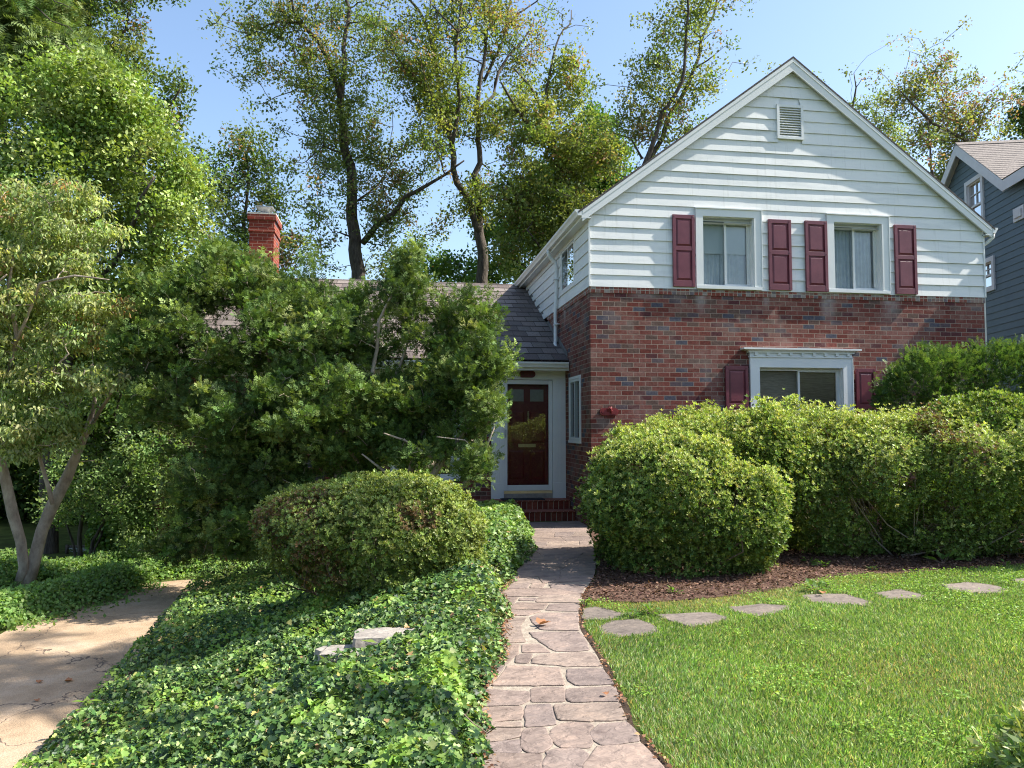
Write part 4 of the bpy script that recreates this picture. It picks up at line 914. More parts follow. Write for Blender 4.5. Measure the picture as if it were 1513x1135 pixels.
# ================================================================== NEIGHBOUR'S HOUSE
NB = R(16); nd = np.array([math.sin(NB), math.cos(NB), 0]); no = np.array([-math.cos(NB), math.sin(NB), 0]); n0 = np.array([14.5, 17.3, 0])
mN = lambda u, v, w: tuple(n0+nd*u+no*w+np.array([0,0,v]))
def AN(x, y):
    d = ray(x, y); t = ((n0-EYE)@no)/(d@no); q = EYE+d*t-n0; return q@nd, q[2]
nb = thing('neighbour_house', tuple(n0), "neighbour's blue-grey clapboard house with white trim beyond the brick gable", 'house')
ZP, NS = 8.9, .745; UE = -2.15; UB = 4.2
mb = MB(); i = 0; z = -.3; hz = AN(1425,270), AN(1455,252), AN(1457,345)
w0 = (AN(1427,270)[0], AN(1453,252)[0]); 
NW = (min(w0)+.09, max(w0)-.12, AN(1440,345)[1]+.1, AN(1440,262)[1]-.12)
ul = AN(1470,378)[0]; ulow = AN(1457,378)[0]; NW2 = (ul+.1, ulow+.35, AN(1470,428)[1]+.1, AN(1470,378)[1]-.1)
nhol = [NW, NW2]
while z < ZP-.1:
    z1 = z+.16; lo, hi = -6.5, UB
    if z1 > ZP+NS*UE: lo = -(ZP-z1)/NS
    if z1 > ZP-NS*UB: hi = min(UB, (ZP-z1)/NS)
    if z1 > ZP+NS*UE and z1 < ZP+NS*UE+.16: pass
    cuts = sorted([lo, hi]+[h[k] for h in nhol for k in (0,1) if h[2]-.04 < z+.08 < h[3]+.04 and lo < h[k] < hi])
    for a, b in zip(cuts[:-1], cuts[1:]):
        if any(h[0]-1e-6 < (a+b)/2 < h[1]+1e-6 and h[2]-.04 < z+.08 < h[3]+.04 for h in nhol): continue
        mb.add([mN(a,z,.016), mN(b,z,.016), mN(b,z1,.003), mN(a,z1,.003), mN(a,z,0), mN(b,z,0)], [(0,1,2,3), (4,5,1,0)])
    z = z1
mb.add([mN(-6.5,-.3,0), mN(-6.5,-.3,-8), mN(-6.5,ZP+NS*UE,-8), mN(-6.5,ZP+NS*UE,0)], [(0,1,2,3)]); mb.add([mN(UB,-.3,0), mN(UB,-.3,-8), mN(UB,5.7,-8), mN(UB,5.7,0)], [(0,1,2,3)])
mb.build('wall', M_blue, nb, recalc=False)
mb = MB(); nr = 20
for i in range(nr):
    for s, ue in ((-1, -UE+.12), (1, UB+.2)):
        a = ue*i/nr; b = ue*(i+1)/nr
        mb.add([mN(s*b,ZP-NS*b+.055,.2), mN(s*b,ZP-NS*b+.055,-8.5), mN(s*a,ZP-NS*a+.045,-8.5), mN(s*a,ZP-NS*a+.045,.2), mN(s*b,ZP-NS*b+.04,.2), mN(s*b,ZP-NS*b+.04,-8.5)], [(0,1,2,3), (4,5,1,0)])
mb.prism([mN(-.12,ZP-.02,.2), mN(0,ZP+.085,.2), mN(.12,ZP-.02,.2)], tuple(-no*8.7))
mb.add([mN(-6.8,ZP+NS*UE-.03,.2), mN(-6.8,ZP+NS*UE-.03,-8.5), mN(UE,ZP+NS*UE-.02,-8.5), mN(UE,ZP+NS*UE-.02,.2)], [(0,1,2,3)])
mb.build('roof', M_shingle2, nb, recalc=False)
mb = MB()
for s, ue in ((-1, -UE+.1), (1, UB+.2)):
    mb.prism([mN(0,ZP+.03,.17), mN(s*ue,ZP-NS*ue+.03,.17), mN(s*ue,ZP-NS*ue-.24,.17), mN(0,ZP-.26,.17)], tuple(no*.03))
    mb.prism([mN(0,ZP-.1,-.0), mN(s*ue,ZP-NS*ue-.1,-.0), mN(s*ue,ZP-NS*ue-.12,-.0), mN(0,ZP-.12,-.0)], tuple(no*.17))
lb(mb, mN, -6.8, UE-.1, ZP+NS*UE-.30, ZP+NS*UE-.05, .17, .2)
mb.build('rake_board', M_trimw, nb)
def nwin(W, t=.11):
    a, b, c, d_ = W; mb = MB()
    lb(mb, mN, a-t, a, c-t, d_+t, .0, .05); lb(mb, mN, b, b+t, c-t, d_+t, .0, .05); lb(mb, mN, a, b, d_, d_+t, .0, .05); lb(mb, mN, a, b, c-t, c, .0, .05)
    wn = mb.build('window', M_trimw, nb)
    mb = MB(); f = .03; mv = (c+d_)/2
    lb(mb, mN, a, a+f, c, d_, -.06, 0); lb(mb, mN, b-f, b, c, d_, -.06, 0); lb(mb, mN, a+f, b-f, mv-.025, mv+.025, -.06, -.005); lb(mb, mN, a+f, b-f, c, c+f, -.06, 0); lb(mb, mN, a+f, b-f, d_-f, d_, -.06, 0)
    mu = (a+b)/2; lb(mb, mN, mu-.01, mu+.01, mv+.025, d_-f, -.04, -.02); lb(mb, mN, a+f, b-f, (mv+d_)/2-.01, (mv+d_)/2+.01, -.04, -.02)
    mb.build('sash', M_trimw, wn)
    mb = MB(); mb.add([mN(a,c,-.045), mN(b,c,-.045), mN(b,d_,-.045), mN(a,d_,-.045)], [(0,1,2,3)]); mb.build('pane', M_darkg, wn, recalc=False)
    mb = MB(); mb.add([mN(a-.02,c-.02,-.09), mN(b+.02,c-.02,-.09), mN(b+.02,d_+.02,-.09), mN(a-.02,d_+.02,-.09)], [(0,1,2,3)]); mb.build('backing', M_dark, wn, recalc=False)
nwin(NW); nwin(NW2)
sq = (AN(1513,310)[0]-.05, AN(1499,312)[0], AN(1499,330)[1], AN(1499,310)[1]); mb = MB(); lb(mb, mN, *sq, 0, .04); lb(mb, mN, sq[0]+.07, sq[1]-.07, sq[2]+.07, sq[3]-.07, .04, .07); mb.build('vent_block', M_trimw, nb, bevel=.004)
#@@PART3
# ================================================================== VEGETATION
OAK = [(.145,.195,.065), (.185,.235,.08), (.105,.15,.05), (.235,.265,.10)]
DEAD = [(.28,.165,.11), (.24,.155,.095), (.33,.225,.14)]
# ---- the tall thin-crowned oak left of centre
D = 28
LA = [(pl(D, [(531,520), (531,440), (530,400), (521,333), (517,259), (512,200), (506,159), (506,122)]), rr(D, [36, 31, 28, 24, 20, 17, 14, 12])),
 (pl(D, [(506,159), (499,130), (484,96), (466,59), (447,33), (432,18), (420,-30)], 26.5), rr(D, [12, 11, 10, 9, 7, 5, 3])),
 (pl(D, [(506,122), (512,74), (516,37), (514,0), (512,-60), (518,-120)], 29), rr(D, [11, 9, 8, 7, 5, 3])),
 (pl(D, [(536,359), (558,333), (584,314), (599,292), (625,276), (658,259), (690,235)], 26), rr(D, [13, 12, 11, 9, 7, 5, 3])),
 (pl(26.5, [(447,33), (414,35), (384,48), (366,59)]), rr(D, [5, 4, 3, 2])),
 (pl(28, [(470,133), (447,126), (429,135), (395,150)], 27), rr(D, [4, 3, 2, 1])), (pl(28, [(506,159), (470,133), (455,165), (438,160)], 27), rr(D, [5, 3, 2, 1.2])),
 (pl(28, [(384,48), (378,90), (380,125), (372,128)]), rr(D, [2, 1.5, 1, .6])), (pl(28, [(519,300), (550,285), (570,250), (600,215)], 30), rr(D, [6, 4, 3, 2])), (pl(28, [(514,230), (480,215), (455,240)], 27), rr(D, [5, 3, 2]))]
BA = [blob(x, y, D+dz, a, b, c) for x, y, a, b, dz, c in ((500,200,50,60,0,1.6), (470,90,45,50,-1,1.3), (400,40,45,30,-1.5,1), (520,30,60,60,1,1.6), (540,130,50,60,1,1.5), (480,300,42,70,-.5,1.4), (560,270,50,60,0,1.4), (620,240,45,60,-1,1.4), (590,340,55,45,0,1.2), (650,190,35,50,0,1), (470,380,38,26,0,1), (520,-70,80,60,0,2), (575,75,45,45,1,1.4), (560,395,35,18,1,.8))]
tree('oak_tree', AD(531,540,D)*np.array([1,1,0]), 'tall sparse oak with two rising limbs standing behind the wing roof left of centre', 'tree', LA, BA, 700, .38, 50, T_leaf(.3), .122, OAK, [4,3,3,1.5], dead=.12, deadcols=DEAD, thr=.42, nf=.6, group=None, shell=.2, twr=.03, seed=1, along=.55)
# ---- second oak with many upright bare-ended limbs
D = 27
LB = [(pl(D, [(718,520), (716,440), (715,414), (712,370), (708,344), (710,315)]), rr(D, [30, 27, 24, 21, 20, 16])),
 (pl(D, [(708,344), (688,285), (673,248), (662,185), (651,148), (645,96), (636,59), (621,22), (604,-5), (590,-50)], 25.5), rr(D, [15, 13, 12, 10, 8.5, 7.5, 6, 5, 4, 2])),
 (pl(D, [(710,315), (704,259), (708,207), (706,159), (714,111), (716,80), (714,48)], 27.5), rr(D, [14, 12, 10, 9, 8, 6.5, 6])),
 (pl(D, [(706,165), (728,140), (736,107), (758,74), (784,33)], 28.5), rr(D, [8, 7, 6, 5, 3])), (pl(28, [(715,120), (732,78), (743,44), (754,7), (770,-50)], 29), rr(D, [7, 6, 5, 4, 2])),
 (pl(26, [(668,215), (679,144), (675,100), (677,48), (678,0), (684,-60)], 25), rr(D, [8, 7, 6, 6, 5, 3])), (pl(25.8, [(645,100), (640,60), (641,22)]), rr(D, [5, 4, 4])),
 (pl(25.8, [(662,185), (630,140), (606,107), (577,70), (566,52)], 24.5), rr(D, [6, 5, 4, 3, 2])), (pl(28.7, [(743,44), (775,15), (790,0), (810,-30)], 29), rr(D, [4, 3, 3, 2])), (pl(25, [(677,48), (655,25), (640,5), (630,-20)], 25), rr(D, [4, 3, 3, 2]))]
BB = [blob(x, y, D+dz, a, b, c) for x, y, a, b, dz, c in ((640,120,50,45,-1,1.3), (690,200,50,60,0,1.5), (730,250,48,60,0,1.3), (640,210,45,45,-1.5,1.2), (710,110,40,50,.5,1.2), (760,90,42,40,1,1.1), (600,70,45,40,-2,1.2), (690,30,70,35,0,1.4), (690,300,40,40,0,1), (760,180,40,40,0,1), (640,370,40,32,1,1), (690,-60,90,40,0,1.8), (655,300,30,40,0,1))]
tree('oak_tree', AD(716,540,D)*np.array([1,1,0]), 'oak with many upright bare-tipped limbs behind the right end of the wing roof', 'tree', LB, BB, 700, .37, 44, T_leaf(.3), .117, [(.20,.25,.07), (.155,.21,.055), (.26,.285,.085), (.12,.165,.045)], None, dead=.15, deadcols=DEAD, thr=.46, nf=.6, shell=.2, twr=.028, seed=4, along=.55)
# ---- yellowing oak just left of the big gable
D = 24
LC = [(pl(D, [(850,600), (845,420), (835,320), (825,233)]), rr(D, [26, 22, 17, 12])), (pl(D, [(825,233), (803,207), (784,192), (765,166), (747,137), (738,120)], 22.5), rr(D, [9, 8, 7, 6, 5, 3])),
 (pl(D, [(828,260), (817,218), (799,170), (784,130), (758,107)], 23.5), rr(D, [9, 8, 6, 5, 3])), (pl(D, [(805,180), (806,130), (821,74), (836,33), (846,10)], 25), rr(D, [6, 5, 4, 3, 2])),
 (pl(D, [(835,320), (860,285), (850,262), (880,240)], 25), rr(D, [7, 6, 5, 3])), (pl(D, [(843,400), (800,365), (780,340)], 23), rr(D, [7, 5, 3])), (pl(D, [(845,420), (790,400), (750,385)], 24), rr(D, [6, 4, 3]))]
BC = [blob(x, y, D+dz, a, b, c) for x, y, a, b, dz, c in ((800,230,55,50,-.5,1.2), (860,220,48,50,0,1.2), (760,290,40,45,-.5,1), (810,310,60,55,0,1.4), (870,280,50,40,0,1.2), (780,380,60,45,0,1.2), (835,130,32,50,.5,.8), (780,170,40,40,-.5,.9), (895,230,30,32,.5,.8), (840,370,55,50,1,1.3))]
tree('oak_tree', AD(850,600,D)*np.array([1,1,0]), 'bushy yellow-green oak with orange patches just left of the white gable', 'tree', LC, BC, 620, .34, 58, T_leaf(.32), .115, [(.215,.26,.075), (.175,.225,.06), (.255,.285,.095), (.13,.18,.05)], None, dead=.13, deadcols=DEAD, thr=.28, nf=.7, shell=.2, twr=.022, seed=8)
# ---- darker maple crown between them
D = 31
LM = [(pl(D, [(885,600), (880,400), (878,250), (876,180)]), rr(D, [20, 16, 10, 4])), (pl(D, [(880,340), (850,260), (845,200)]), rr(D, [8, 5, 3])), (pl(D, [(880,320), (905,250), (900,200)]), rr(D, [8, 5, 3])), (pl(D, [(881,420), (790,350), (740,330)]), rr(D, [7, 5, 3]))]
BM = [blob(x, y, D, a, b, 1.6) for x, y, a, b in ((872,200,34,42), (845,260,60,40), (900,250,36,45), (760,360,60,50), (700,400,60,25), (820,330,60,60), (620,395,50,22))]
tree('maple_tree', AD(885,600,D)*np.array([1,1,0]), 'dark green maple crown showing behind the yellow-green oak', 'tree', LM, BM, 420, .45, 60, T_leaf(.42), .14, [(.08,.16,.04), (.11,.20,.05), (.06,.12,.033)], None, dead=.03, thr=.25, nf=.6, seed=12)
# ---- leaning oak whose limbs rise from behind the gable slope
D = 22
LD = [(pl(D, [(935,420), (940,300), (949,242), (957,218), (965,197), (978,166), (999,123), (1012,73), (1018,20), (1010,-30)], 21), rr(D, [20, 15, 11, 10, 9, 8, 7, 5.5, 4.5, 3])),
 (pl(D, [(940,290), (951,242), (978,203), (996,166), (1020,126), (1028,100), (1039,60), (1052,20), (1058,-30)], 23), rr(D, [14, 11, 10, 9, 8, 7, 6, 5, 3])), (pl(22.3, [(996,166), (970,148), (945,125)], 21.5), rr(D, [5, 4, 2])), (pl(22.6, [(1028,100), (1045,88), (1058,78)]), rr(D, [4, 3, 1.5])),
 (pl(22, [(949,235), (930,205), (905,200)]), rr(D, [5, 3, 2])), (pl(22.8, [(1039,60), (1020,40), (1012,10)], 22), rr(D, [4, 3, 2]))]
BD = [blob(x, y, D, a, b, c) for x, y, a, b, c in ((955,110,28,28,.6), (985,80,30,40,.7), (1020,50,34,40,.8), (1000,140,34,30,.7), (1035,110,24,32,.6), (940,170,34,36,.7), (970,190,30,30,.6), (1030,0,40,40,.9), (990,20,30,30,.6), (925,195,24,28,.5), (1010,180,20,24,.5))]
tree('oak_tree', AD(935,620,D)*np.array([1,1,0]), 'slender oak leaning right with twin dark limbs rising behind the left gable slope', 'tree', LD, BD, 290, .29, 38, T_leaf(.3), .098, [(.17,.22,.065), (.125,.175,.05), (.22,.25,.09)], None, dead=.10, deadcols=DEAD, thr=.42, nf=.8, shell=.2, twr=.02, seed=15, along=.55)
# ---- right-hand background trees
D = 30
tree('young_tree', AD(1275,620,D)*np.array([1,1,0]), 'pale green slim tree top peeping over the right gable slope', 'tree',
 [(pl(D, [(1285,620), (1278,350), (1270,240), (1258,160), (1264,129), (1262,105)]), rr(D, [14, 10, 7, 5, 3, 1.5])), (pl(D, [(1272,250), (1235,170), (1218,130)]), rr(D, [4, 3, 1.5])), (pl(D, [(1272,250), (1300,190), (1310,160)]), rr(D, [4, 3, 1.5]))],
 [blob(x, y, D, a, b, .8) for x, y, a, b in ((1262,112,26,22), (1225,125,22,20), (1270,160,34,34), (1295,200,34,40), (1240,160,20,20), (1320,240,30,40))], 250, .33, 32, T_leaf(.3), .11, [(.15,.21,.075), (.20,.25,.10), (.12,.17,.06)], None, dead=.05, deadcols=DEAD, thr=.40, nf=.8, shell=.2, seed=20, along=.55)
D = 27
tree('oak_tree', AD(1400,620,D)*np.array([1,1,0]), 'reddish-tinged spreading oak between the brick gable and the blue house', 'tree',
 [(pl(D, [(1440,620), (1435,350), (1432,240), (1427,212), (1404,197), (1377,179), (1346,160), (1327,139)], 26), rr(D, [22, 17, 12, 9, 7, 6, 4, 2])), (pl(D, [(1427,212), (1415,180), (1393,150), (1377,123), (1370,100)], 28), rr(D, [7, 5, 4, 3, 1.5])), (pl(D, [(1432,230), (1450,180), (1470,150), (1490,140)], 28), rr(D, [6, 4, 3, 1.5])), (pl(27, [(1427,212), (1390,208), (1362,212)], 26), rr(D, [5, 4, 2])), (pl(26, [(1385,300), (1373,245), (1375,208), (1370,180)]), rr(D, [6, 5, 3, 2]))],
 [blob(x, y, D, a, b, .9) for x, y, a, b in ((1375,100,30,24), (1335,135,26,24), (1370,150,50,36), (1420,150,45,34), (1465,165,40,24), (1345,200,36,34), (1390,240,34,34), (1400,195,50,30), (1440,190,45,22), (1365,260,34,30), (1330,250,26,34))], 420, .32, 30, T_leaf(.3), .108, [(.18,.22,.08), (.23,.25,.09), (.13,.175,.06)], None, dead=.26, deadcols=[(.30,.14,.12), (.34,.21,.14), (.25,.14,.11)], thr=.44, nf=.7, shell=.2, twr=.02, seed=23, along=.55)
D = 33
tree('dark_tree', AD(1530,620,D)*np.array([1,1,0]), 'dark green tree tip at the right frame edge above the neighbour roof', 'tree',
 [(pl(D, [(1530,620), (1525,300), (1522,200), (1520,160)]), rr(D, [16, 10, 6, 2]))], [blob(x, y, D, a, b, 1) for x, y, a, b in ((1515,185,28,26), (1530,150,30,30), (1560,190,40,40))], 120, .4, 40, T_leaf(.4), .16, [(.07,.12,.04), (.10,.15,.05)], None, thr=.2, seed=25)
# ---- left side: oaks behind
D = 21
LH = [(pl(D, [(215,700), (240,480), (225,330), (190,200), (150,90), (120,0), (100,-90)], 22), rr(D, [34, 30, 24, 18, 14, 10, 6])), (pl(D, [(225,330), (270,300), (300,340), (340,380), (370,400)], 19), rr(D, [12, 9, 7, 5, 3])), (pl(D, [(200,230), (240,170), (262,130)], 20), rr(D, [8, 5, 3])),
 (pl(21.6, [(150,90), (185,40), (200,0)], 21), rr(D, [7, 5, 3])), (pl(21.5, [(190,200), (100,60), (60,0)]), rr(D, [8, 5, 3]))]
BH = [blob(x, y, D+dz, a, b, c) for x, y, a, b, dz, c in ((150,40,55,50,0,1.2), (80,30,80,60,1,1.5), (180,100,42,40,0,.9), (250,110,26,24,0,.5), (262,150,28,24,0,.5), (240,180,32,30,0,.6), (275,220,32,30,0,.6), (300,270,32,36,0,.6), (240,280,50,60,1,1), (120,130,90,60,1.5,1.4), (150,-60,120,60,0,2), (30,-20,90,80,0,2))]
tree('oak_tree', AD(215,700,D)*np.array([1,1,0])+np.array([0,0,-.6]), 'big dark oak filling the top left corner with dead brown leaf tips', 'tree', LH, BH, 640, .35, 62, T_leaf(.32), .11, [(.10,.155,.045), (.13,.185,.055), (.075,.12,.035), (.17,.215,.07)], None, dead=.09, deadcols=[(.34,.16,.09), (.40,.22,.12)], thr=.27, nf=.6, seed=30)
D = 24
tree('oak_tree', AD(345,700,D)*np.array([1,1,0])+np.array([0,0,-.6]), 'small rounded oak just behind the brick chimney', 'tree',
 [(pl(D, [(372,600), (368,440), (362,377), (356,345), (362,300), (365,250), (370,215)]), rr(D, [16, 11, 9, 8, 6, 4, 2])), (pl(D, [(358,350), (330,310), (318,270)]), rr(D, [5, 3, 2])), (pl(D, [(362,375), (395,330), (415,290)]), rr(D, [5, 3, 2])), (pl(D, [(366,420), (300,380), (280,340)], 22), rr(D, [6, 4, 2]))],
 [blob(x, y, D, a, b, c) for x, y, a, b, c in ((368,225,30,32,.7), (340,265,36,36,.8), (395,265,36,38,.8), (410,320,32,40,.7), (345,330,42,40,.8), (300,320,26,40,.6), (430,370,36,30,.7), (385,375,40,30,.8), (310,390,40,36,.8))], 350, .35, 42, T_leaf(.32), .11, [(.11,.165,.05), (.145,.20,.06), (.08,.13,.04)], None, dead=.10, deadcols=DEAD, thr=.34, nf=.7, shell=.2, seed=33, along=.55)
# hemlock, top left
D = 19
LK = [(pl(D, [(20,800), (15,400), (10,100), (5,-60)]), rr(D, [26, 20, 12, 6]))]
for k in range(12):
    yy = -40+k*34; LK.append((pl(D, [(12,yy), (60+k*4,yy+22), (110+k*5,yy+52)], D-1.5+RNG.uniform(-.8,.8)), rr(D, [5,3,1.2]))); LK.append((pl(D, [(12,yy+15), (-30,yy+35), (-80,yy+60)], D-1), rr(D, [5,3,1.2])))
tree('hemlock_tree', AD(20,800,D)*np.array([1,1,0])+np.array([0,0,-.7]), 'feathery hemlock at the left frame edge above the bright leafy tree', 'tree', LK, [blob(x, y, D-.5, a, b, 1.3) for x, y, a, b in ((40,20,70,60), (60,90,80,50), (90,150,70,50), (10,80,70,80), (130,190,50,40), (170,170,30,30))], 330, .42, 34, T_spray(5), .30, [(.16,.235,.075), (.20,.27,.09), (.12,.18,.055)], None, thr=.2, orient='out', updir=-.3, leafm=M_needle, flat=.35, seed=36)
# ---- the bright broad-leaved tree on the left
D = 14
LJ = [(pl(D, [(75,880), (70,720), (85,600), (105,480), (120,350), (130,230), (135,130)], 14.5), rr(D, [26, 24, 22, 18, 14, 9, 4])), (pl(14.2, [(105,480), (160,400), (200,320), (230,250)], 13), rr(D, [12, 9, 6, 3])), (pl(14.2, [(95,540), (190,450), (260,370)], 14.5), rr(D, [10, 7, 3])), (pl(14.3, [(115,400), (60,300), (30,200)], 13.5), rr(D, [10, 7, 3])), (pl(14.2, [(100,500), (40,430), (-20,380)], 13.5), rr(D, [9, 6, 3])), (pl(14.2, [(125,300), (175,220), (195,160)], 14.5), rr(D, [7, 5, 2])), (pl(14, [(88,580), (150,560), (230,500)], 15), rr(D, [8, 5, 2]))]
BJ = [blob(x, y, D+dz, a, b, c) for x, y, a, b, dz, c in ((60,170,80,70,0,1), (140,150,70,60,0,1), (190,180,50,50,0,.8), (210,260,70,60,0,1), (250,330,55,55,0,.8), (100,280,100,80,0,1.2), (20,300,70,80,0,1), (230,420,60,50,.3,.9), (150,400,80,70,0,1.1), (60,420,80,80,.5,1.1), (275,265,26,26,0,.4), (180,500,90,50,.8,1), (70,520,80,60,1,1))]
tree('broadleaf_tree', AD(75,880,D)*np.array([1,1,0])+np.array([0,0,-.75]), 'dense bright green broad-leaved tree filling the upper left of the photo', 'tree', LJ, BJ, 980, .29, 80, T_leaf(.34), .086, [(.22,.31,.065), (.28,.375,.09), (.15,.225,.05), (.38,.45,.18)], [4,3,2.5,1.5], dead=0, thr=.30, nf=.9, leafm=M_gloss, seed=40)
# dark trees filling the far left background (individual trees beyond the fence)
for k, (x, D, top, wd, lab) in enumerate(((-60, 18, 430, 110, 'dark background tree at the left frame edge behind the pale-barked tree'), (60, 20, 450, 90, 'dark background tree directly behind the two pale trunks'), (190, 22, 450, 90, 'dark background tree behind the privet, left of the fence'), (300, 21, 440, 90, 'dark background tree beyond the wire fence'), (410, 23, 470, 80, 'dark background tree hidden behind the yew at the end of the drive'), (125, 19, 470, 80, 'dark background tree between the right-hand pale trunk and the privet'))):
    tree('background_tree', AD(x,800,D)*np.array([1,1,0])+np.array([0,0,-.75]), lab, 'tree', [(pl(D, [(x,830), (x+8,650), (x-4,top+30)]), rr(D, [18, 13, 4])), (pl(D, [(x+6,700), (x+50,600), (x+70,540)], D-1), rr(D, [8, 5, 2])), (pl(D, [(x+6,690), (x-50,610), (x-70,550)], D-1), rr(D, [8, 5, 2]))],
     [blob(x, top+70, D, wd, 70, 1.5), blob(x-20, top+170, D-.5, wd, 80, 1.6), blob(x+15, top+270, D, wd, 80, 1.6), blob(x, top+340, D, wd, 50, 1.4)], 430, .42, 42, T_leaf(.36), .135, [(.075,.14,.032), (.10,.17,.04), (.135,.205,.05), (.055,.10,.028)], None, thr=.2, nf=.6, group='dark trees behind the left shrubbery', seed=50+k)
# ---- pale dogwood with two trunks
D = 10.8
LL = [(pl(D, [(28,872), (35,840), (32,800), (22,760), (12,715), (2,680), (-14,640), (-40,580)], 10.4), rr(D, [19, 15, 15, 16, 15, 13, 11, 8])),
 (pl(D, [(38,872), (50,830), (62,785), (78,745), (98,705), (112,675), (130,640), (140,600), (135,540)], 11.2), rr(D, [22, 19, 18, 19, 17, 14, 10, 7, 5])),
 (pl(10.4, [(-10,640), (10,560), (25,500), (10,430), (20,380)], 10), rr(D, [12, 9, 7, 5, 3])), (pl(11, [(130,640), (160,585), (175,540)], 10.4), rr(D, [7, 5, 2])), (pl(10.1, [(22,510), (60,420), (110,410), (160,415)], 9.6), rr(D, [5, 4, 3, 1.5])),
 (pl(10.6, [(78,745), (60,680), (70,600), (60,520)], 10.8), rr(D, [7, 6, 5, 2])), (pl(10.2, [(12,470), (-20,430), (10,405)], 9.8), rr(D, [5, 4, 2])), (pl(10.6, [(0,600), (60,560), (100,520)], 10), rr(D, [5, 4, 2]))]
BL = [blob(x, y, D-.4+dz, a, b, c) for x, y, a, b, dz, c in ((150,450,45,22,0,.5), (160,560,45,22,-.2,.5), (100,290,50,22,0,.5), (150,350,36,20,.2,.4), (-30,450,50,120,0,.8), (20,310,50,45,0,.5), (80,340,55,30,0,.5), (40,390,75,35,0,.6), (130,390,50,28,0,.5), (50,450,85,35,0,.7), (20,520,70,40,-.2,.6), (110,500,50,28,0,.5), (80,570,85,32,0,.6), (40,620,80,30,-.2,.6), (110,620,55,28,0,.4), (10,665,35,22,-.3,.3), (70,655,60,20,-.2,.35))]
tree('dogwood_tree', AD(34,872,D)*np.array([1,1,0])+np.array([0,0,-.75]), 'pale dogwood with two leaning light-barked trunks and drooping grey-green leaves', 'tree', LL, BL, 900, .16, 38, T_drop(), .066, [(.30,.37,.15), (.37,.43,.19), (.23,.30,.11), (.44,.44,.18)], [4,3,3,1.2], dead=.03, deadcols=[(.36,.22,.12)], thr=.27, nf=1.2, shell=.15, flat=.55, droop=1.6, twr=.011, bark=M_bark2, seed=60, step=.25, jit=.004)
# ---- privet shrub, fence creeper, groundcover
def stemp(D, pts, w): return (pl(D, pts), rr(D, w))
D = 12.8
tree('privet_shrub', AD(130,850,D)*np.array([1,1,0])+np.array([0,0,-.72]), 'leggy privet with thin brown stems and small pale leaves left of the fence', 'shrub',
 [stemp(D, [(122,850), (118,790), (125,740), (135,700)], [8,7,5,3]), stemp(D, [(132,850), (138,800), (160,755), (180,720), (200,690)], [7,6,5,4,2]), stemp(D, [(128,850), (150,790), (150,740)], [5,4,2]), stemp(D, [(118,850), (108,800), (95,760)], [5,4,2])],
 [blob(x, y, D-.2, a, b, .7) for x, y, a, b in ((130,690,50,30), (190,680,60,40), (240,670,50,40), (210,740,55,40), (150,735,45,30), (270,720,45,50), (100,745,30,30), (230,790,50,25))], 420, .17, 36, T_leaf(.3), .06, [(.19,.28,.10), (.24,.33,.13), (.13,.21,.065)], None, thr=.22, nf=1.2, twr=.008, seed=64, step=.2)
fx0, fx1 = AD(168,806,14.2), AD(300,803,14.6)
fence = thing('wire_fence', (*(((fx0+fx1)/2)[:2]), -.72), 'low wire fence with dark rail overgrown by creeper at the end of the drive', 'fence')
mb = MB(); mb.tube([fx0-(fx1-fx0)*.5, fx0, fx1, fx1+(fx1-fx0)*.2], .02, 8); mb.build('rail', M_bark, fence, smooth=True)
for t in (-.5, 0.05, .83, 1.2):
    q = fx0+(fx1-fx0)*t; mb = MB(); mb.tube([(q[0],q[1],-.74), (q[0],q[1],q[2]+.03)], .028, 8); mb.build('post', M_bark, fence, smooth=True)
mb = MB(); a = fx0-(fx1-fx0)*.5; b = fx1+(fx1-fx0)*.2; L = np.linalg.norm((b-a)[:2]); k = int(L/.09)
for i in range(k):
    for s in (0, 1):
        q0 = a+(b-a)*(i/k); q1 = a+(b-a)*min(1, (i+6)/k) if s == 0 else a+(b-a)*max(0, (i-6)/k)
        mb.tube([(q0[0],q0[1],-.7), (q1[0],q1[1],q1[2]-.02)], .0022, 3, cap=False)
mb.build('mesh', M_metal, fence)
def strip(name, lab, cat, a, b, z0, z1, wd, n, T, ls, cols, leafm=M_leaf, kind=None, seed=0):
    t = RNG.random(n); a = np.array(a); b = np.array(b); P = np.zeros((n,3)); nrm = norm(np.array([-(b-a)[1], (b-a)[0]]))
    o = RNG.normal(0, 1, n)*wd*.45; P[:,:2] = a[:2]+np.outer(t, (b-a)[:2])+np.outer(o, nrm)
    h = (z1-z0)*(.65+.5*noise(P, 1.8, seed))*np.clip(1-(o/wd/1.1)**2, .1, 1); P[:,2] = z0+h*RNG.random(n)**.5
    o_ = leaves(name, T, P, rots(RNG.normal(size=(n,3))+np.array([0,0,-.2]), np.array([.15,-.35,.7])+RNG.normal(0,.5,(n,3))), RNG.uniform(.7,1.3,n)*ls, pal(n, cols)*(.75+.5*noise(P, 1.4, seed+2))[:,None], leafm)
    return tag(o_, lab, cat, None, kind)
strip('fence_creeper', None, None, fx0-(fx1-fx0)*.25, fx1+(fx1-fx0)*.1, -.7, .12, .4, 13000, T_ivy(), .07, [(.17,.28,.055), (.23,.34,.085), (.11,.20,.04)], kind='stuff', seed=70)
for (p0, p1, zz, wdt, nn_) in (((-60,925), (120,880), .30, .75, 15000), ((100,885), (190,862), .34, .6, 9000), ((180,850), (320,838), .22, .55, 9000), ((-80,880), (30,850), .45, .9, 8000), ((60,862), (200,838), .35, .7, 8000)):
    strip('ground_cover', None, None, AZ(*p0, ZD), AZ(*p1, ZD), ZD, ZD+zz, wdt, nn_, T_leaf(.34), .055, [(.17,.28,.075), (.22,.34,.10), (.115,.20,.05)], kind='stuff', seed=80)
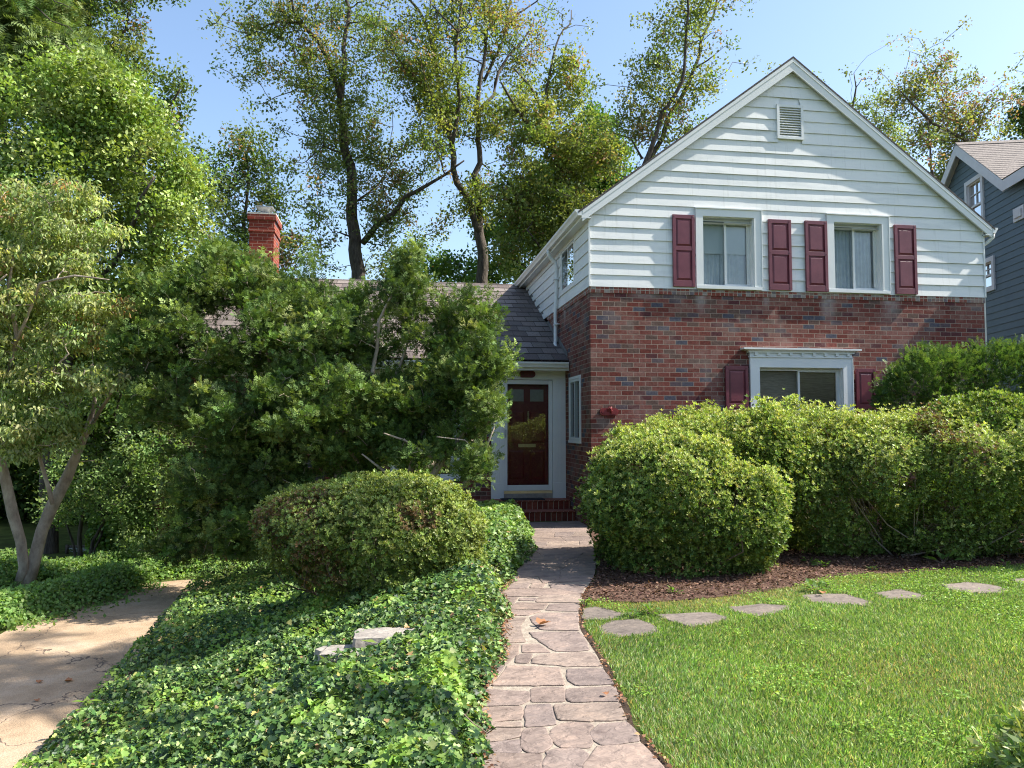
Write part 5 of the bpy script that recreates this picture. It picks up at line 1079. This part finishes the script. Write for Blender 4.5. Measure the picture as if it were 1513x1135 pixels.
# ---- ivy bed
def ivy(n, y0, y1, x0, x1, near, hh=.19, size=.05, cols=None, seed=0, excl=None, yp=1.6):
    P = np.zeros((0,2))
    while len(P) < n:
        m = n; y = y0+(y1-y0)*RNG.random(m)**(yp if near else 1); u = RNG.random(m); x = x0(y)+(x1(y)-x0(y))*u
        q = np.column_stack([x, y]); 
        if excl is not None: q = q[~excl(q)]
        P = np.concatenate([P, q])
    P = P[:n]; q3 = np.column_stack([P, np.zeros(n)]); e = np.minimum(x1(P[:,1])-P[:,0], P[:,0]-x0(P[:,1])); lump = noise(q3, 2.0, seed)*.13+noise(q3, .7, seed+1)*.14+noise(q3, 5.0, seed+6)*.15-.09
    z = terr(P[:,0], P[:,1]) + (hh+lump)*np.clip(e/.22, .12, 1)*(1-.75*RNG.random(n)**3) ; P = np.column_stack([P, z])
    tilt = np.column_stack([np.where(x1(P[:,1])-P[:,0] < .2, .5, 0)-np.where(P[:,0]-x0(P[:,1]) < .3, .5, 0), np.full(n, -.3), np.full(n, 1.0)])
    nn = tilt+RNG.normal(0, .62, (n,3)); d = RNG.normal(size=(n,3))*np.array([1,1,.3])+np.array([0,-.3,-.25])
    S = size*(.42+1.0*RNG.random(n)**1.3); c = pal(n, cols or [(.06,.12,.032), (.10,.18,.044), (.155,.255,.062), (.30,.40,.15), (.03,.068,.028)], [4,3.5,2.6,1.8,3.6])
    young = noise(q3, 3.2, seed+4) > .66; c[young] = pal(young.sum(), [(.24,.36,.07), (.18,.30,.06)])
    yl = RNG.random(n) < .012; c[yl] = pal(yl.sum(), [(.42,.40,.12), (.36,.22,.10)])
    return P, rots(d, nn), S, c
STN = [(AZ(572,938,.12), .22, .13), (AZ(517,947,.12), .18, .12)]
def exs(q):
    r = np.zeros(len(q), bool)
    for c, a, b in STN: r |= (((q[:,0]-c[0])/(a*.9))**2+((q[:,1]-c[1])/(b*1.0))**2) < 1
    return r
xr_i = lambda y: Xp(y)+.03+.035*np.sin(y*5)+.02*np.sin(y*17)
P, Rm, S, c = ivy(92000, 2.7, 12.6, lambda y: Xd(y)-.12+.07*np.sin(y*7), xr_i, True, seed=90, excl=exs, size=.0345)
tag(leaves('ivy', T_ivy(), P, Rm, S, c, M_gloss), kind='stuff')
P, Rm, S, c = ivy(9000, 8.6, 12.7, lambda y: Xp(y)-1.2, lambda y: Xp(y)+.05+.06*np.sin(y*4), False, hh=.30, size=.046, seed=95, cols=[(.15,.26,.06), (.25,.35,.13), (.10,.18,.045)])
tag(leaves('ivy', T_ivy(), P, Rm, S, c, M_gloss), kind='stuff')
# ivy runners
mb = MB()
for k in range(150):
    y = RNG.uniform(3, 9); x = RNG.uniform(Xd(y), Xp(y)); a = RNG.uniform(0, 6.28); pts = []
    for i in range(6): pts.append((x, y, float(terr(x, y))+.10+.1*RNG.random())); a += RNG.normal(0, .5); x += .07*math.cos(a); y += .07*math.sin(a)
    mb.tube(pts, .003, 4, cap=False)
tag(mb.build('ivy_runners', M_twig, recalc=False), kind='stuff')
# seedlings with pointed bright leaves standing in the ivy
SEED = [((245,830+150), 'bright lobed seedling in the ivy nearest the drive'), ((243,1025), 'bright lobed seedling below the first one in the ivy'), ((128,1045), 'bright lobed seedling at the ivy edge over the drive'), ((155,1120), 'bright lobed seedling at the bottom frame edge'), ((272,1100), 'pale seedling in the near ivy left of the bottom centre'), ((385,930), 'seedling in the sunny ivy below the clipped azalea'), ((560,975), 'yellow-green seedling just below the stone blocks')]
for (px, py), lab in SEED:
    q = AZ(px, py, -.35); zt0 = float(terr(q[0], q[1])); q = AZ(px, py, zt0+.25); zt0 = float(terr(q[0], q[1])); n = 11
    a = RNG.uniform(0, 6.28, n); el = RNG.uniform(-.1, .6, n); d = np.column_stack([np.cos(a)*np.cos(el), np.sin(a)*np.cos(el), np.sin(el)]); P = np.tile([q[0], q[1], zt0+.23], (n,1))+d*.015+np.column_stack([np.zeros((n,2)), RNG.uniform(0,.07,n)])
    r = thing('seedling', (q[0], q[1], zt0), lab, 'seedling', 'seedlings in the ivy'); mb = MB(); mb.tube([(q[0],q[1],zt0), (q[0]+.01,q[1],zt0+.31)], .003, 5); mb.build('stem', M_twig, r)
    leaves('foliage', T_leaf(.22, .04, .12), P, rots(d, np.tile([0,0,1.], (n,1))), RNG.uniform(.07, .12, n), pal(n, [(.20,.30,.06), (.16,.26,.05)]), M_leaf, r)
# stone blocks in the ivy
for (c, a, b), lab in zip(STN, ('flat grey stone block lying in the ivy, right of the pair', 'flat grey stone block lying in the ivy, left of the pair, part shaded')):
    z = float(terr(c[0], c[1])); pp = [(c[0]+a*ux, c[1]+b*uy) for ux, uy in ((-.95,-.8), (.2,-1), (.9,-.85), (1,.7), (.3,.95), (-.9,.9))]
    o = stone_mesh('stone_block', [pp], .13, [np.array((.36,.33,.29))], z0=z+.12, jag=.05, grow=.03); tag(o, lab, 'stone', 'stone blocks in the ivy')
# ---- clipped azalea dome
AZC = [(.15,.205,.045), (.19,.24,.06), (.115,.165,.038), (.23,.27,.08), (.085,.125,.03)]
D = 7.7
BZ = [blob(560,782,D,142,72,.95), blob(475,785,D-.05,86,58,.75), blob(640,785,D-.05,68,62,.7), blob(562,757,D,112,54,.8), blob(430,775,D,48,40,.5), blob(575,825,D+.0,132,58,.85), blob(640,825,D,66,50,.65)]
bush('azalea', 'rounded clipped azalea dome in the ivy bed left of the path', 'shrub', BZ, 30000, T_rosette(5, 48, .24), .033, AZC, [4,3,3,1.5,2], bottom=.0, thick=.10, lump=.07, lf=2.4, stems=70, seed=100, brown=.76, tuft=.03, rootat=(*AD(540,800,D)[:2], -.05), stemr=.010, litshootf=.38, tip=[(.27,.33,.09), (.24,.30,.07)])
# ---- hedge on the right
HG = [(.14,.20,.045), (.175,.245,.055), (.11,.165,.04), (.21,.275,.07), (.085,.13,.03)]
HT = [(.35,.41,.10), (.29,.37,.08), (.42,.46,.16)]  # pale new growth that also carries the sunlit hedge tops in its colour
HB = [(.095,.16,.036), (.125,.195,.045), (.155,.23,.055), (.07,.12,.03)]
D = 8.9
BH1 = [blob(1000,740,D-.1,128,95,1.0), blob(945,735,D-.05,76,88,.9), blob(1082,765,D-.35,70,75,.7), blob(985,685,D+.25,108,56,.9), blob(1075,678,D+.6,90,44,.7), blob(1010,812,D-.15,118,68,.72), blob(1112,740,D-.1,42,50,.5), blob(1150,700,D+.7,50,55,.5), blob(1130,664,D+.8,70,46,.6), blob(1045,658,D+.5,100,42,.8)]
bush('azalea', 'large unclipped azalea with bright leaf tufts at the corner right of the path', 'shrub', BH1, 42000, T_rosette(6, 42, .2), .042, HB+HG[:2], None, bottom=.0, thick=.10, lump=.20, lf=3.0, stems=60, seed=110, litshootf=.48, tuft=.055, tip=HT, inner=.35, rootat=(*AD(1020,800,D)[:2], 0), up=.7)
D = 9.9
BH2 = [blob(1195,715,D+.1,85,78,.85), blob(1290,695,D-.1,100,74,.95), blob(1400,692,D-.25,110,78,1.0), blob(1500,690,D-.35,110,80,1.0), blob(1185,668,D+.05,105,54,.85), blob(1340,660,D+.1,140,42,.85), blob(1600,690,D-.35,110,80,1), blob(1250,770,D+.15,110,60,.7), blob(1380,765,D+.0,110,66,.8), blob(1500,765,D-.1,110,66,.8), blob(1600,765,D-.1,100,66,.8)]
bush('azalea', 'long flat-topped azalea hedge below the ground-floor window, open and twiggy at its left', 'shrub', BH2, 62000, T_rosette(5, 48, .22), .040, HG, [4,4,3,3,1.5], bottom=.0, thick=.12, lump=.20, lf=2.8, stems=170, seed=120, brown=.82, tuft=.055, tip=HT, inner=.35, rootat=(*AD(1340,800,D)[:2], 0), litshootf=.55, gap=.27, stemm=M_bark2)
D = 9.6
BH3 = [blob(1450,622,D,60,30,.5), blob(1500,625,D,60,34,.6), blob(1560,630,D,60,40,.6)]
bush('azalea', 'fresh green shrub top rising over the right end of the hedge', 'shrub', BH3, 9000, T_rosette(6, 42, .22), .042, [(.13,.21,.045), (.16,.25,.055), (.20,.30,.065)], None, bottom=.9, thick=.14, lump=.12, lf=2.5, stems=20, seed=125, rootat=(*AD(1490,800,D)[:2], 0), litshootf=.3)
D = 11.2
BY3 = [blob(1390,575,D,75,52,.55), blob(1345,585,D,42,42,.45), blob(1460,570,D,80,54,.55), blob(1550,570,D,90,56,.55), blob(1420,620,D,90,50,.5), blob(1520,630,D,90,50,.5)]
bush('yew_hedge', 'dark clipped yew against the brick wall at the right frame edge', 'shrub', BY3, 22000, T_frond(), .075, [(.055,.11,.027), (.075,.14,.032), (.11,.18,.045), (.04,.08,.023)], None, bottom=.4, thick=.12, lump=.10, lf=2.6, stems=60, seed=130, leafm=M_needle, tip=[(.13,.20,.05), (.10,.17,.04)], rootat=(*AD(1420,800,D)[:2], 0), litshootf=.2)
# ---- the big sprawling yews
YW_ = [(.095,.155,.04), (.13,.20,.05), (.065,.11,.03), (.18,.255,.065), (.27,.34,.11)]
D = 10.4
LY = [(pl(D, [(500,800), (520,760), (570,715), (640,690), (700,650)], 10.9), rr(D, [15, 13, 10, 6, 3])), (pl(D, [(470,800), (450,700), (420,640), (400,560), (385,450)], 10.8), rr(D, [15, 12, 9, 6, 3])), (pl(D, [(485,800), (500,710), (530,640), (545,560), (560,480), (590,420)], 10.2), rr(D, [15, 12, 9, 7, 5, 2])),
 (pl(D, [(455,800), (400,720), (330,650), (270,600), (215,540)], 10.4), rr(D, [13, 10, 7, 5, 2])), (pl(D, [(440,720), (360,620), (310,540), (290,460)], 10.9), rr(D, [8, 6, 4, 2])), (pl(D, [(500,710), (470,600), (470,520), (450,430)], 11.2), rr(D, [8, 6, 4, 2])), (pl(D, [(460,790), (410,740), (360,735), (310,750)], 9.7), rr(D, [9, 6, 4, 2])),
 (pl(D, [(530,650), (580,560), (615,470), (620,410)], 10.4), rr(D, [6, 5, 3, 2])), (pl(D, [(560,720), (500,650), (440,600)], 9.8), rr(D, [7, 5, 3]))]
BYW = [blob(x, y, d_, a, b, c) for x, y, d_, a, b, c in ((220,520,10.5,50,50,.6), (275,440,10.8,45,36,.6), (330,400,10.9,45,34,.6), (400,430,11,50,36,.7), (455,440,11.1,38,26,.6), (515,472,10.7,42,26,.6), (590,425,10.4,28,32,.4), (300,520,10.5,65,50,.8), (390,520,10.5,60,45,.8), (480,510,10.5,55,45,.8), (550,510,10.4,40,40,.6), (250,600,10.3,55,45,.7), (340,620,10.1,65,50,.8), (430,610,10,60,45,.8), (520,590,10,55,45,.7), (320,700,10,55,55,.7), (300,780,10.2,45,55,.7), (390,690,10.3,60,50,.8), (560,640,10.2,45,40,.6), (355,760,9.9,50,50,.6), (470,660,10.2,50,35,.6), (530,690,10.6,60,35,.6), (440,740,10.2,50,40,.6), (600,690,10.9,50,40,.5), (610,560,10.7,24,36,.4), (470,570,10.4,70,50,.8), (350,440,10.8,50,40,.6), (300,430,10.7,45,40,.6), (430,480,10.8,60,34,.7), (480,455,10.9,46,30,.6), (395,398,11,14,26,.25), (330,372,11,16,24,.25), (255,425,10.8,18,24,.25), (460,402,11,14,22,.25), (600,400,10.4,16,24,.25), (520,445,10.7,12,16,.2), (195,505,10.4,24,30,.3), (300,800,10.3,60,38,.6), (375,795,10.1,55,34,.6), (590,450,10.3,24,44,.35), (562,515,10.3,36,36,.45), (598,510,10.3,20,44,.3), (612,440,10.4,14,36,.25))]
TS = T_frond()
tree('yew', AD(480,800,D)*np.array([1,1,0])+np.array([0,0,-.15]), 'huge sprawling yew with arching limbs hiding the left half of the wing', 'shrub', LY, BYW, 1900, .135, 34, TS, .088, YW_, [4,4,3,2,1], thr=.31, nf=1.5, orient='out', updir=.35, leafm=M_needle, flat=.8, shell=.1, twr=.009, seed=140, spikes=95, step=.25, jit=.01, bark=M_bark2)
D = 10.0
LY2 = [(pl(D, [(620,760), (640,700), (680,650), (712,600), (728,540)], 10), rr(D, [13, 11, 8, 5, 2])), (pl(D, [(610,760), (600,700), (640,600), (660,500), (655,440)], 10.5), rr(D, [12, 10, 7, 4, 2])), (pl(D, [(635,760), (690,720), (715,690), (732,630)], 9.6), rr(D, [10, 8, 5, 2])), (pl(D, [(640,700), (690,580), (700,500), (705,450)], 10.6), rr(D, [7, 5, 4, 2])), (pl(D, [(620,750), (570,700), (530,670)], 9.7), rr(D, [7, 5, 2])), (pl(D, [(660,690), (600,650), (570,640)], 9.5), rr(D, [5, 4, 2])), (pl(D, [(690,720), (710,670), (690,650), (650,645)], 9.4), rr(D, [4, 3, 2, 1.5]))]
BY2 = [blob(x, y, d_, a, b, c) for x, y, d_, a, b, c in ((660,460,10.6,26,32,.4), (705,470,10.5,32,36,.45), (722,540,10.1,22,34,.4), (685,560,10.2,44,46,.6), (640,580,10.3,40,44,.6), (718,605,9.8,24,36,.4), (682,640,9.8,40,34,.5), (620,650,9.8,42,30,.5), (700,685,9.6,26,28,.4), (590,610,10,36,36,.5), (665,520,10.5,34,34,.5))]
tree('yew', AD(625,770,D)*np.array([1,1,0])+np.array([0,0,-.05]), 'smaller open yew with bare grey twigs beside the front door', 'shrub', LY2, BY2, 760, .125, 28, TS, .085, YW_, [4,4,3,2,1], thr=.33, nf=1.6, orient='out', updir=.35, leafm=M_needle, flat=.8, shell=.1, twr=.008, seed=150, spikes=26, step=.25, jit=.012, bark=M_bark2, bare=.12)
# ---- bottom-right shrub tip
q = AZ(1560,1180,.0); bush('leafy_shrub', 'narrow-leaved shrub tip in the bottom right corner of the lawn', 'shrub', [(np.array([q[0]+.14, q[1]-.03, .10]), np.array([.28,.28,.20]))], 900, T_rosette(6, 50, .13), .075, [(.17,.27,.06), (.30,.37,.11), (.40,.42,.18)], None, bottom=.0, thick=.15, lump=.05, stems=20, seed=160, rootat=(q[0]+.1, q[1], 0), stemr=.004)
# ---- weeds in the mulch
WEED = [((996,872), .10, 'small leafy weed in the mulch at the foot of the corner azalea'), ((1393,828), .22, 'broad-leaved weed in the mulch near the right frame edge'), ((1215,833), .12, 'low dark weed in the mulch under the middle of the hedge'), ((1195,826), .11, 'thin weed left of the low dark one in the mulch'), ((960,902), .12, 'rounded dark green weed between the first stepping stones'), ((935,907), .10, 'pale green weed left of the rounded dark one by the stepping stones'), ((865,890), .08, 'bright tuft where the path meets the mulch'), ((1487,832), .10, 'grey-green weed at the right end of the mulch'), ((1205,870), .14, 'pale sprawling weed on the grass strip above the stepping stones'), ((1225,862), .10, 'small tuft right of the pale sprawling weed'), ((1290,838), .08, 'tiny seedling in the mulch right of the low dark weed')]
for (px, py), hgt, lab in WEED:
    q = AZ(px, py+6, 0.); n = int(26 if hgt < .2 else 9); a = RNG.uniform(0, 6.28, n); el = RNG.uniform(.1, 1.1, n); d = np.column_stack([np.cos(a)*np.cos(el), np.sin(a)*np.cos(el), np.sin(el)])
    r = thing('weed', (q[0], q[1], 0), lab, 'weed', 'weeds along the mulch bed'); mb = MB()
    rr_ = RNG.uniform(.2, .75, n)*hgt
    for k in range(n): mb.tube([(q[0],q[1],.0), tuple(q*[1,1,0]+d[k]*rr_[k])], .0018, 3, cap=False)
    mb.build('stem', M_twig, r, recalc=False)
    leaves('foliage', T_leaf(.36, .03, .1), q*np.array([1,1,0])+d*rr_[:,None], rots(d+np.array([0,0,-.2]), np.tile([0,0,1.], (n,1))+RNG.normal(0,.2,(n,3))), hgt*RNG.uniform(.3, .55, n)*(1.3 if n < 12 else 1), pal(n, [(.10,.19,.04), (.14,.24,.06)]), M_leaf, r)
# ---- dead leaf on the path, leaf on the stepping stone
def deadleaf(px, py, z, s, lab, rot):
    q = AZ(px, py, z); T = T_ivy(); V = T[0].copy(); V[:,2] = np.abs(V[:,0])*.7+.05*np.abs(V[:,1]-.4); 
    o = leaves('dead_leaf', (V, T[1]), np.array([[q[0], q[1], z+.004]]), rots(np.array([[math.cos(rot), math.sin(rot), .1]]), np.array([[0,0,1.]])), np.array([s]), np.array([[.36,.17,.09]]), M_dry); tag(o, lab, 'leaf')
deadleaf(797, 924, .026, .11, 'curled orange-brown oak leaf lying on the flagstone path', .3)
deadleaf(1216, 878, .032, .07, 'small dark dead leaf on the large stepping stone', 1.0)
deadleaf(896, 1028, .026, .04, 'tiny yellow leaf scrap at the right side of the path', 2.0)
deadleaf(57, 1010, ZD+.004, .06, 'dark red leaf on the driveway near its middle', 1.2); deadleaf(98, 1008, ZD+.004, .07, 'curled orange leaf on the driveway beside the ivy', .1); deadleaf(55, 1037, ZD+.004, .05, 'small red leaf on the sunny part of the driveway', 2.2)
# ---- solar path light half hidden in the ivy
q = AD(734, 822, 8.7); z0 = float(terr(q[0], q[1]))
sl_ = thing('solar_light', (q[0], q[1], z0), 'small black solar path light with a blue panel sticking out of the ivy', 'garden light')
mb = MB(); mb.tube([(q[0],q[1],z0-.02), (q[0],q[1],q[2]-.03)], .012, 8); mb.build('stake', M_black, sl_, smooth=True)
mb = MB(); h = .045
mb.hexa([(q[0]-h,q[1]-.04,q[2]-.05), (q[0]+h*.7,q[1]-.04,q[2]-.05), (q[0]+h*.7,q[1]+.04,q[2]-.05), (q[0]-h,q[1]+.04,q[2]-.05), (q[0]-h*1.2,q[1]-.05,q[2]+.035), (q[0]+h*1.1,q[1]-.05,q[2]-.035), (q[0]+h*1.1,q[1]+.05,q[2]-.025), (q[0]-h*1.2,q[1]+.05,q[2]+.045)]); mb.build('lamp_head', M_black, sl_)
mb = MB(); mb.hexa([(q[0]-h*1.1,q[1]-.045,q[2]+.034), (q[0]+h*1.0,q[1]-.045,q[2]-.031), (q[0]+h*1.0,q[1]+.045,q[2]-.021), (q[0]-h*1.1,q[1]+.045,q[2]+.044), (q[0]-h*1.08,q[1]-.045,q[2]+.040), (q[0]+h*1.02,q[1]-.045,q[2]-.026), (q[0]+h*1.02,q[1]+.045,q[2]-.016), (q[0]-h*1.08,q[1]+.045,q[2]+.050)]); mb.build('solar_panel', M_solar, sl_)
# ---- trees across the street, behind the camera (seen only as reflections)
n = 26000; P = np.column_stack([RNG.uniform(-30, 34, n), -24-RNG.random(n)*3, RNG.random(n)**.8*9]); P[:,2] *= (.55+.7*noise(P*np.array([1,0,0]), .16, 200)); 
tag(leaves('woodland', T_quad(.45), P, rots(RNG.normal(size=(n,3)), RNG.normal(size=(n,3))), np.full(n, .75), pal(n, [(.06,.10,.03), (.09,.14,.04)]), M_leaf), kind='stuff')
# ---- street tree whose high limb shades the drive from beyond the frame
tree('street_tree', (9.0,.6,0), 'street tree standing outside the frame whose high limb dapples the driveway', 'tree', [([(9.0,.6,0), (9.1,.6,3), (8.8,.8,6), (8.7,1.8,8.5), (8.4,3.8,10.0), (7.6,5.8,10.6), (6.6,7.4,10.9)], [.17,.15,.13,.10,.07,.05,.02])],
 [(np.array([7.1,6.6,10.6]), np.array([1.3,.9,.5])), (np.array([6.4,7.4,11.0]), np.array([1.0,.7,.4])), (np.array([7.9,5.9,10.4]), np.array([1.0,.6,.5])), (np.array([6.2,6.6,9.8]), np.array([1.1,.6,.4]))], 190, .24, 30, T_leaf(.32), .12, OAK, None, thr=.40, nf=1.1, twr=.015, seed=210)
